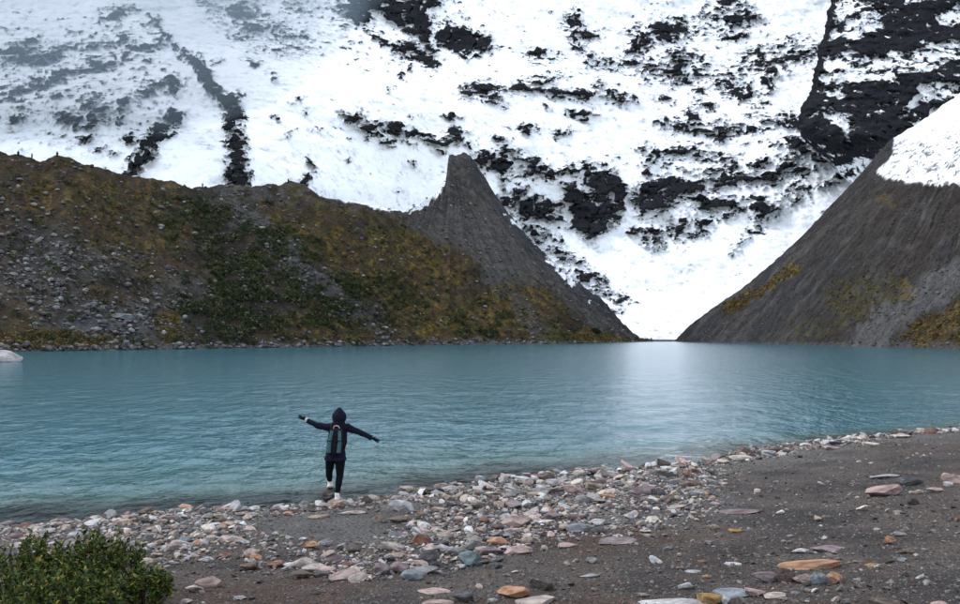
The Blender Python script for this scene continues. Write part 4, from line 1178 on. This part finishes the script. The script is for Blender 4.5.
# boulders beyond the shore
def slope_point(S, px, py):
    PX, T, PY, V = S
    m = (T > 0.0) & (T < 1.0)
    dd = np.where(m, np.hypot(PX - px, PY - py), 1e9)
    j = np.unravel_index(np.argmin(dd), dd.shape)
    return V[j]
bx, by = (5 - 480) / F * 107.0, 107.0
put_stone('boulder', bx, by, 3.9, 2.6, 1.75, 'white', 'round', 0.2, 'large pale boulder standing in the lake off the far grassy bank', 'boulder', zbase=-0.25, sink=0.05, rnd=hr)
p = slope_point(LM, 122, 321)
put_stone('boulder', p[0], p[1], 5.4, 2.6, 1.6, 'teal-grey', 'slab', 0.05, 'big flat grey boulder lying in the scree on the far slope', 'boulder', zbase=p[2], sink=0.15, rnd=hr)
for q, (px, py, w, cn, lab) in enumerate([(145, 304, 2.2, 'grey', 'grey boulder up the scree from the big flat boulder'), (95, 330, 2.0, 'pale grey', 'pale boulder in the scree just above the ochre shore grass'),
                                           (262, 226, 2.6, 'pale grey', 'pale boulder in the stony gully under the moraine crest'), (385, 329, 2.4, 'pale grey', 'pale boulder at the foot of the scree gully near the water')]):
    p = slope_point(LM, px, py)
    put_stone('boulder', p[0], p[1], w, w * 0.7, w * 0.55, cn, 'block', 0.4 * q, lab, 'boulder', zbase=p[2], sink=0.2, rnd=hr)

# ================================================================== SHRUBS
def leaf_mass(name, tips, seed, parent, n_leaf, lsize, palette):
    r = np.random.default_rng(seed)
    vs_, cs_ = [], []
    for (a, b) in tips:                          # twig from a to b, leaves whorled round the upper part
        a = np.array(a); b = np.array(b); ax = b - a; L = np.linalg.norm(ax); ax /= L
        for k in range(n_leaf):
            t = 1 - 1.0 * r.random() ** 1.2
            p = a + (b - a) * t + r.normal(0, 0.006, 3)
            dirv = r.normal(size=3); dirv -= dirv.dot(ax) * ax; dirv /= np.linalg.norm(dirv)
            up = 0.5 + 1.0 * t
            d = dirv + ax * up * r.uniform(0.5, 1.2); d /= np.linalg.norm(d)
            side = np.cross(d, ax + r.normal(0, 0.15, 3)); side /= np.linalg.norm(side) + 1e-9
            nrm = np.cross(side, d)
            l = lsize * r.uniform(0.45, 1.35); w = l * r.uniform(0.16, 0.24)
            q = [p, p + d * l * 0.45 + side * w - nrm * 0.1 * w, p + d * l * 0.45 + nrm * w * 0.35, p + d * l * 0.45 - side * w - nrm * 0.1 * w, p + d * l - nrm * l * 0.12]
            vs_.append(q)
            c = palette[r.choice(len(palette), p=PW)] * r.uniform(0.7, 1.3)
            cs_.append(np.repeat(c[None], 5, 0))
    n = len(vs_)
    f = np.array([(0, 1, 2), (0, 2, 3), (1, 4, 2), (2, 4, 3)])
    F_ = (f[None] + (np.arange(n) * 5)[:, None, None]).reshape(-1, 3)
    o = mesh_np(name, np.array(vs_).reshape(-1, 3), F_, M['leaf'], cols=np.concatenate(cs_), smooth=True, parent=parent)
    o['kind'] = 'stuff'
    return o
LPAL = np.array([(.028, .046, .010), (.042, .066, .012), (.075, .095, .016), (.14, .145, .022), (.25, .19, .025), (.015, .024, .007)])
PW = np.array([.28, .28, .19, .09, .03, .13])

def tube(pts, radii, sides=6):
    pts = np.array(pts, float); vs_ = []
    for i, p in enumerate(pts):
        d = pts[min(i + 1, len(pts) - 1)] - pts[max(i - 1, 0)]; d /= np.linalg.norm(d)
        u = np.cross(d, (0.3, 1, 0.2)); u /= np.linalg.norm(u); v = np.cross(d, u)
        for s in range(sides):
            a = 2 * math.pi * s / sides
            vs_.append(p + radii[i] * (math.cos(a) * u + math.sin(a) * v))
    fs_ = []
    for i in range(len(pts) - 1):
        for s in range(sides):
            a = i * sides + s; b = i * sides + (s + 1) % sides
            fs_.append((a, b, b + sides, a + sides))
    return np.array(vs_), np.array(fs_)

def shrub(px, Y, rad, height, nst, nleaf, seed, label, lsize=0.055):
    x = (px - 480) / F * Y
    z = float(ground_z(x, Y))
    root = empty('shrub', (x, Y, z - 0.02))
    tag(root, label, 'shrub', 'leafy shrubs at the shore')
    r = np.random.default_rng(seed)
    tips = []; tv, tf, off = [], [], 0
    for k in range(nst):
        a = r.uniform(0, 6.283); q = math.sqrt(r.random())
        rr_ = rad * q
        top = np.array([rr_ * math.cos(a), rr_ * math.sin(a) * 0.8, height * (1 - 0.42 * q * q) * r.uniform(0.55, 1.1)])
        base = np.array([top[0] * 0.35, top[1] * 0.35, 0])
        mid = (base + top) / 2 + np.array([top[0] * 0.12, top[1] * 0.12, 0])
        v, f = tube([base, mid, top], [0.006, 0.004, 0.0015], 5)
        tv.append(v); tf.append(f + off); off += len(v)
        tips.append((base * 0.6 + mid * 0.4, top)); tips.append((mid * 0.55 + top * 0.45, top))
        for j in range(2):
            b0 = mid + (top - mid) * r.uniform(0.1, 0.6)
            b1 = b0 + np.array([r.normal(0, 0.05), r.normal(0, 0.05), r.uniform(0.06, 0.13)])
            tips.append((b0, b1))
    mesh_np('stem', np.concatenate(tv), np.concatenate(tf), M['twig'], parent=root)
    leaf_mass('foliage', tips, seed + 1, root, nleaf, lsize, LPAL)
    return root
shrub(14, 9.0, 0.66, 0.72, 105, 14, 31, 'broad dense leafy shrub with yellowish tips beside the water')
shrub(92, 9.0, 0.56, 0.72, 90, 14, 33, 'rounded leafy shrub with dark green upright leaves near the pebbles')
shrub(62, 8.3, 0.66, 0.52, 90, 14, 37, 'low leafy shrub with yellow-green leaves before the two tall ones')
shrub(146, 8.7, 0.26, 0.42, 46, 13, 35, 'small sparse leafy sprig next to the pale grey upright stone')
# dark bush on the far slope
p = slope_point(LM, 594, 333)
b = empty('bush', tuple(p)); tag(b, 'single dark round bush near the far end of the moraine foot', 'bush')
r = np.random.default_rng(3)
tips = []
for k in range(130):
    d = r.normal(size=3); d[2] = abs(d[2]); d /= np.linalg.norm(d)
    tips.append((d * np.array([1.2, 1.0, .9]), d * np.array([2.5, 1.8, 2.1])))
PW_ = PW; PW = np.array([.3, .1, 0, 0, 0, .6])
leaf_mass('foliage', tips, 5, b, 9, 0.7, LPAL * 0.7); PW = PW_
v, f = tube([(0, 0, -.3), (0.1, 0, .6), (0.2, 0, 1.2)], [.25, .18, .08], 7)
mesh_np('stem', v, f, M['twig'], parent=b)

# ================================================================== PEOPLE
def skinned(name, verts, edges, radii, mat, parent, root=0, sub=2, smooth=True):
    me = bpy.data.meshes.new(name + '_src'); me.from_pydata(verts, edges, [])
    o = bpy.data.objects.new(name + '_src', me); C.objects.link(o)
    o.modifiers.new('skin', 'SKIN').use_smooth_shade = True
    for i, v in enumerate(me.skin_vertices[0].data):
        rx = radii[i]; v.radius = rx if isinstance(rx, tuple) else (rx, rx); v.use_root = (i == root)
    o.modifiers.new('sub', 'SUBSURF').levels = sub
    dg = bpy.context.evaluated_depsgraph_get()
    nm = bpy.data.meshes.new_from_object(o.evaluated_get(dg)); nm.name = name
    bpy.data.objects.remove(o); bpy.data.meshes.remove(me)
    nm.materials.clear(); nm.materials.append(mat)
    for q in nm.polygons: q.use_smooth = True
    n = bpy.data.objects.new(name, nm); C.objects.link(n); n.parent = parent
    return n

def fused(name, parts, voxel, mat, parent, smooth_iter=4):
    """several closed shells fused into one continuous surface"""
    vs_, fs_ = [], []; off = 0
    for v, f in parts:
        vs_ += [tuple(map(float, q)) for q in v]; fs_ += [tuple(int(i) + off for i in q) for q in f]; off += len(v)
    me = bpy.data.meshes.new(name + '_src'); me.from_pydata(vs_, [], fs_)
    o = bpy.data.objects.new(name + '_src', me); C.objects.link(o)
    rm = o.modifiers.new('remesh', 'REMESH'); rm.mode = 'VOXEL'; rm.voxel_size = voxel
    sm = o.modifiers.new('smooth', 'SMOOTH'); sm.iterations = smooth_iter; sm.factor = 0.5
    dg = bpy.context.evaluated_depsgraph_get()
    nm = bpy.data.meshes.new_from_object(o.evaluated_get(dg)); nm.name = name
    bpy.data.objects.remove(o); bpy.data.meshes.remove(me)
    nm.materials.clear(); nm.materials.append(mat)
    for q in nm.polygons: q.use_smooth = True
    n = bpy.data.objects.new(name, nm); C.objects.link(n); n.parent = parent
    return n

def loft(rings, sides=18, cap=True):
    """rings: (centre, rx, ry) stacked; closed shell"""
    vs_, fs_ = [], []
    for (c, rx, ry) in rings:
        for s in range(sides):
            a = 2 * math.pi * s / sides
            vs_.append((c[0] + rx * math.cos(a), c[1] + ry * math.sin(a), c[2]))
    n = len(rings)
    for i in range(n - 1):
        for s in range(sides):
            a = i * sides + s; b = i * sides + (s + 1) % sides
            fs_.append((a, b, b + sides, a + sides))
    vs_.append(tuple(rings[0][0])); vs_.append(tuple(rings[-1][0]))
    for s in range(sides):
        fs_.append((s, n * sides, (s + 1) % sides)[::1]); fs_.append(((n - 1) * sides + s, (n - 1) * sides + (s + 1) % sides, n * sides + 1))
    return vs_, fs_

def ctube(pts, radii, sides=14):
    v, f = tube(pts, radii, sides)
    v = [tuple(q) for q in v]; f = [tuple(q) for q in f]
    n = len(pts); v.append(tuple(pts[0])); v.append(tuple(pts[-1]))
    for s in range(sides):
        f.append((s, (s + 1) % sides, n * sides)); f.append(((n - 1) * sides + s, (n - 1) * sides + (s + 1) % sides, n * sides + 1))
    return v, f

def blob(c, r, base=None, sq=None):
    v, f = (base or ICO3)
    return v * 2 * np.array(r) + np.array(c), f

def box_soft(c, s, e=0.5, base=None):
    """rounded box from a superellipsoid"""
    v, f = (base or ICO4)
    w = v * 2
    w = np.sign(w) * np.abs(w) ** e
    w = w / np.max(np.abs(w), axis=1, keepdims=True) ** 0.6
    return w * np.array(s) / 2 + np.array(c), f

def hand(side, wrist, tip_dir, up):
    """vertices, edges, radii of a hand with five bent fingers"""
    w = np.array(wrist); d = np.array(tip_dir, float); d /= np.linalg.norm(d)
    u = np.array(up, float); u -= u.dot(d) * d; u /= np.linalg.norm(u)      # across the palm, towards the thumb
    n = np.cross(d, u)
    return w, d, u, n

def hiker():
    # the right foot stands at Y = 16.5 on a low stone at the water's edge
    root = empty('person', (-2.62, 16.5, 0.09))
    tag(root, 'hiker in navy hooded jacket and black leggings with arms outstretched at the lake', 'person')
    A = np.array
    J = dict(pel=(-.03, 0.02, .86), chest=(.012, 0.0, 1.20), neck=(.03, 0.0, 1.385), head=(.037, 0.03, 1.52), crown=(.037, .02, 1.61),
             ls=(-.150, 0, 1.335), le=(-.375, .01, 1.375), lw=(-.575, .03, 1.470), rs=(.205, 0, 1.335), re=(.435, .01, 1.235), rw=(.625, .03, 1.140),
             lh=(-.115, .03, .83), lk=(-.172, .15, .50), la=(-.190, .345, .285), rh=(.055, .02, .83), rk=(.040, .05, .44), ra=(.0, .0, .095))
    v, e, r = [], [], []
    def add(p, rad, prev=None):
        v.append(tuple(map(float, p))); r.append(rad)
        if prev is not None: e.append((prev, len(v) - 1))
        return len(v) - 1
    pel = add(J['pel'], (.105, .085))
    ab = add((-.01, .0, 1.02), (.090, .070), pel)
    ch = add(J['chest'], (.100, .075), ab)
    nk = add(J['neck'], .052, ch)
    hb = add((.035, .02, 1.45), .060, nk)
    hd = add(J['head'], (.080, .092), hb)
    add(J['crown'], (.055, .062), hd)
    for s, sh, el, wr, up in (('l', 'ls', 'le', 'lw', 1), ('r', 'rs', 're', 'rw', 1)):
        a = add(J[sh], .045, ch); b_ = add(J[el], .034, a); c = add(J[wr], .026, b_)
        d = A(J[wr]) - A(J[el]); d /= np.linalg.norm(d)
        if s == 'l': d = A((-.90, .1, .40)); d /= np.linalg.norm(d)
        # thumb side faces up and forward
        u = A((0, .55, .83)); u -= u.dot(d) * d; u /= np.linalg.norm(u); n = np.cross(d, u)
        pm = add(A(J[wr]) + d * .065, (.036, .018), c)
        for k, (off, ln) in enumerate([(.026, .070), (.009, .080), (-.009, .074), (-.026, .058)]):
            k0 = add(A(J[wr]) + d * .090 + u * off, .0095, pm)
            k1 = add(A(J[wr]) + d * (.090 + ln * .55) + u * off * 1.15 - n * .006, .0085, k0)
            add(A(J[wr]) + d * (.090 + ln) + u * off * 1.15 - n * .022, .007, k1)
        t0 = add(A(J[wr]) + d * .040 + u * .034, .011, pm)
        add(A(J[wr]) + d * .080 + u * .062, .0085, t0)
    for h_, k_, a_ in (('lh', 'lk', 'la'), ('rh', 'rk', 'ra')):
        a = add(J[h_], .085, pel); b_ = add(J[k_], .055, a)
        cm = A(J[k_]) * .6 + A(J[a_]) * .4 + A((0, -.015, 0)); c0 = add(cm, .050, b_)
        c = add(J[a_], .034, c0)
        add(A(J[a_]) + A((0, .10, -.045)), .032, c)
    bd = skinned('body', v, e, r, M['skin'], root, 0, 2)
    bd.data.materials.append(M['black'])                         # dark gloves
    for q in bd.data.polygons:
        c = q.center
        if c.x < -.585 or c.x > .635: q.material_index = 1
    # leggings
    parts = []
    for h_, k_, a_ in (('lh', 'lk', 'la'), ('rh', 'rk', 'ra')):
        h0, k0, a0 = A(J[h_]), A(J[k_]), A(J[a_])
        parts.append(ctube([h0 + A((0, 0, .07)), h0 - A((0, 0, .04)), h0 * .5 + k0 * .5, k0 + A((0, .01, 0)), k0 * .65 + a0 * .35 + A((0, -.015, 0)), k0 * .3 + a0 * .7, a0 + A((0, 0, .015))],
                           [.095, .105, .088, .066, .064, .050, .043], 16))
    parts.append(loft([((-.03, .02, .76), .13, .10), ((-.03, .02, .84), .165, .125), ((-.03, .015, .93), .155, .115), ((-.02, .01, .98), .14, .105)]))
    fused('leggings', parts, .011, M['black'], root)
    # jacket: flared skirt, torso, sleeves fused
    parts = [loft([((-.035, 0.01, .735), .205, .165), ((-.033, 0.01, .80), .190, .152), ((-.02, .005, .92), .158, .128), ((-.005, 0, 1.03), .146, .118), ((.008, 0, 1.16), .158, .122),
                   ((.02, 0, 1.28), .170, .115), ((.025, 0, 1.35), .155, .10), ((.03, 0.005, 1.395), .100, .088), ((.033, 0.01, 1.43), .078, .080)], 24)]
    for s, sh, el, wr in (('l', 'ls', 'le', 'lw'), ('r', 'rs', 're', 'rw')):
        S_, E_, W_ = A(J[sh]), A(J[el]), A(J[wr]); cx = A((.02, 0, 1.30))
        parts.append(ctube([cx * .5 + S_ * .5, S_, S_ * .5 + E_ * .5 + A((0, 0, -.005)), E_, E_ * .5 + W_ * .5, W_ * .96 + E_ * .04], [.078, .073, .059, .051, .047, .042], 16))
    jk = fused('jacket', parts, .011, M['navy'], root, 3)
    nv = len(jk.data.vertices)                                   # soft folds in the cloth
    co = np.empty(nv * 3, np.float32); jk.data.vertices.foreach_get('co', co); co = co.reshape(-1, 3)
    no = np.array([q.normal[:] for q in jk.data.vertices])
    co = co + no * (fbm(co[:, 0] * 9 + co[:, 2] * 5, co[:, 2] * 16 - co[:, 0] * 6 + co[:, 1] * 8, 3, 4) * .010 + .003)[:, None]
    jk.data.vertices.foreach_set('co', co.astype(np.float32).ravel()); jk.data.update()
    for nm, wr, el in (('cuff', 'lw', 'le'), ('cuff', 'rw', 're')):
        W_, E_ = A(J[wr]), A(J[el]); d = (W_ - E_) / np.linalg.norm(W_ - E_)
        vv, ff = tube([W_ - d * .03, W_ - d * .028, W_ + d * .012, W_ + d * .014], [.040, .050, .047, .036], 16)
        mesh_np(nm, vv, ff, M['beige'] if wr == 'lw' else M['navy'], parent=root)
    # hood, pointed at the back of the crown, with a rolled rim round the face
    hv, hf = blob((.037, .015, 1.525), (.132, .140, .145), ICO4)
    hv = np.array(hv)
    lowm = np.clip((1.47 - hv[:, 2]) / .12, 0, 1)
    hv[:, 0] = .035 + (hv[:, 0] - .035) * (1 - .15 * lowm)
    pk = np.clip((hv[:, 2] - 1.58) / .09, 0, 1); hv[:, 2] += .028 * pk * pk; hv[:, 0] = .037 + (hv[:, 0] - .037) * (1 - .22 * pk)
    fr = hv[:, 1] > .105; hv[fr, 1] = .105 - (hv[fr, 1] - .105) * .9                 # face opening pushed in
    hv[:, 2] += .006 * fbm(hv[:, 0] * 14, hv[:, 1] * 14 + hv[:, 2] * 9, 3, 5)
    mesh_np('hood', hv, hf, M['navy'], parent=root)
    mesh_np('collar', *tube([(.03, 0, 1.375), (.032, 0, 1.40), (.035, .005, 1.435), (.036, .01, 1.455)], [.115, .118, .112, .10], 20), M['navy'], parent=root)
    fv, ff = blob((.037, .085, 1.515), (.062, .040, .085), ICO3)
    fv = np.array(fv); nz = np.exp(-((fv[:, 0] - .037) / .012) ** 2 - ((fv[:, 2] - 1.51) / .020) ** 2) * (fv[:, 1] > .085); fv[:, 1] += nz * .022
    face = mesh_np('face', fv, ff, M['skin'], parent=root)
    for s in (-1, 1):
        ev, ef = blob((.037 + s * .024, .119, 1.532), (.010, .006, .006), ICO2); mesh_np('eye', ev, ef, M['hair'], parent=face)
    mv, mf = blob((.037, .117, 1.474), (.018, .006, .005), ICO2); mesh_np('mouth', mv, mf, M['beige'], parent=face)
    # shoes
    for a_ in ('la', 'ra'):
        c = A(J[a_])
        up = [((c[0], c[1] - .005, c[2] + .045), .042, .046), ((c[0], c[1] - .005, c[2] + .0), .044, .052), ((c[0], c[1] + .03, c[2] - .035), .045, .085), ((c[0], c[1] + .055, c[2] - .07), .048, .125), ((c[0], c[1] + .055, c[2] - .083), .047, .122)]
        sh = fused('shoe', [loft(up, 20)], .010, M['shoe'], root, 2)
        sv, sf = box_soft((c[0], c[1] + .055, c[2] - .088), (.100, .262, .028), .55, ICO3)
        mesh_np('sole', sv, sf, M['sole'], parent=sh)
    return root

hk = hiker()

def backpack():
    root = empty('backpack', (-2.62, 16.5, 0.09))
    tag(root, 'slim black backpack with two teal side panels worn by the hiker', 'backpack')
    cx, cz = -.005, 1.10
    bv, bf = box_soft((cx, -.185, cz), (.285, .14, .47), .55)
    bv = np.array(bv)
    tp = np.clip((bv[:, 2] - cz) / .25, -1, 1); bv[:, 0] = cx + .025 * tp + (bv[:, 0] - cx) * (1 - .14 * np.clip(tp, 0, 1)); bv[:, 1] += .02 * np.clip(tp, 0, 1)
    mesh_np('pack_body', bv, bf, M['pack'], parent=root)
    for s in (-1, 1):
        n = 9; pv, pf = [], []
        for i in range(n + 1):
            t = i / n; zc = cz - .20 + .40 * t
            tpn = (zc - cz) / .25
            xc = cx + .025 * tpn + s * (.092 - .028 * max(tpn, 0))
            half = .036 - .008 * t
            yb = -.258 + .020 * max(tpn, 0) + .03 * abs(tpn) ** 5
            for k, (xx, yy) in enumerate([(-half, .025), (-half, -.004), (0, -.012), (half, -.004), (half, .025)]):
                pv.append((xc + xx, yb + yy, zc))
        for i in range(n):
            for k in range(4):
                a = i * 5 + k; pf.append((a, a + 1, a + 6, a + 5))
        mesh_np('side_panel', pv, pf, M['teal'], parent=root)
    hv, hf = tube([(cx - .035, -.16, cz + .235), (cx - .02, -.175, cz + .275), (cx + .025, -.18, cz + .285), (cx + .06, -.175, cz + .272), (cx + .075, -.16, cz + .235)], [.009] * 5, 8)
    mesh_np('grab_handle', hv, hf, M['beige'], parent=root)
    for z0 in (cz + .02,):
        mesh_np('compression_strap', *tube([(cx - .165, -.20, z0), (cx - .12, -.275, z0), (cx, -.278, z0 - .01), (cx + .12, -.275, z0), (cx + .165, -.20, z0)], [.008] * 5, 6), M['pack'], parent=root)
    for s in (-1, 1):
        pts = [(cx + s * .09, -.12, cz + .23), (.02 + s * .105, -.05, 1.405), (.02 + s * .11, .05, 1.385), (.015 + s * .125, .135, 1.25), (.0 + s * .15, .11, 1.05), (cx + s * .15, -.10, .95)]
        mesh_np('shoulder_strap', *tube(pts, [.020, .022, .022, .021, .018, .014], 8), M['pack'], parent=root)
    return root
backpack()

# the stones the hiker stands on
put_stone('stone', -2.62 - .19, 16.5 + .40, .34, .46, .30, 'dark brown', 'round', 0.1, 'dark wet block under the forward foot of the hiker', 'stone', zbase=-.04, sink=0.0, tilt=.02, rnd=hr)
put_stone('stone', -2.60, 16.54, .44, .46, .20, 'beige', 'slab', 0.1, 'pale flat stone under the rear foot of the hiker', 'stone', zbase=-.065, sink=0.0, tilt=.02, rnd=hr)

# walkers on the far crest
def walker(px, pose, label):
    PX, T, PY, V = LM
    i = int(np.argmin(np.abs(PX[0] - px))); j = int(np.argmin(np.abs(T[:, 0] - 0.985)))
    p = V[j, i]
    v = [(0, 0, .92), (0, 0, 1.18), (0, 0, 1.42), (0, 0, 1.53), (0, .01, 1.70), (-.2, 0, 1.40), (-.27, .03, 1.12), (-.24, .1 * pose, .88), (.2, 0, 1.40), (.27, .03, 1.12), (.24, -.08 * pose, .88),
         (-.1, 0, .88), (-.12, .06 * pose, .48), (-.13, .04, .08), (.1, 0, .88), (.12, -.05 * pose, .48), (.13, -.03, .08), (-.13, .17, .04), (.13, .12, .04)]
    e = [(0, 1), (1, 2), (2, 3), (3, 4), (2, 5), (5, 6), (6, 7), (2, 8), (8, 9), (9, 10), (0, 11), (11, 12), (12, 13), (0, 14), (14, 15), (15, 16), (13, 17), (16, 18)]
    r_ = [.17, .16, .17, .07, .11, .085, .065, .045, .085, .065, .045, .11, .08, .06, .11, .08, .06, .05, .05]
    root = empty('person', tuple(p + np.array([0, 0, .05])), pose * 0.6)
    tag(root, label, 'person', 'walkers on the moraine crest')
    skinned('body', v, e, r_, M['skin'], root, 0, 1)
    jk = [loft([((0, 0, .84), .24, .19), ((0, 0, 1.1), .20, .17), ((0, 0, 1.38), .22, .16), ((0, 0, 1.5), .09, .09)], 12)]
    for s, q in ((-1, (5, 6, 7)), (1, (8, 9, 10))): jk.append(ctube([v[2]] + [v[a] for a in q], [.11, .105, .085, .065], 8))
    fused('jacket', jk, .03, M['navy'], root, 2)
    tr = []
    for q in ((11, 12, 13), (14, 15, 16)): tr.append(ctube([v[a] for a in q], [.135, .105, .08], 8))
    fused('trousers', tr, .03, M['black'], root, 2)
    hv, hf = blob((0, -.01, 1.68), (.13, .14, .13), ICO2); mesh_np('hat', hv, hf, M['black'], parent=root)
walker(18.5, 1, 'tiny dark walker on the crest with outline against snow, alone on the saddle')
walker(32, -1, 'tiny dark walker on the crest near the dip in the ridge')
walker(57.5, 1, 'tiny dark walker standing on the knoll of the crest')
walker(203, -1, 'tiny dark walker on the crest beside the black rock streak')
walker(288, 1, 'tiny dark walker on the crest near its steep step')

# ================================================================== DRIFTING MIST high on the mountain
def mist(px, py, D, radii, dens, seed):
    t = NT('mist_air')
    pv = t.n('ShaderNodeVolumePrincipled')
    pv.inputs['Color'].default_value = (0.46, 0.60, 0.72, 1)
    pv.inputs['Density'].default_value = dens
    pv.inputs['Anisotropy'].default_value = 0.2
    t.l(pv.outputs[0], t.out.inputs['Volume'])
    v, f = blob((0, 0, 0), radii, ICO3)
    o = mesh_np('mist', v, f, t.m)
    o.location = tuple(P(np.array(float(px)), np.array(float(py)), D))
    tag(o, kind='stuff')
mist(-10, 0, 470, (200, 60, 80), 0.0075, 1)
mist(250, -25, 560, (90, 50, 45), 0.0030, 2)
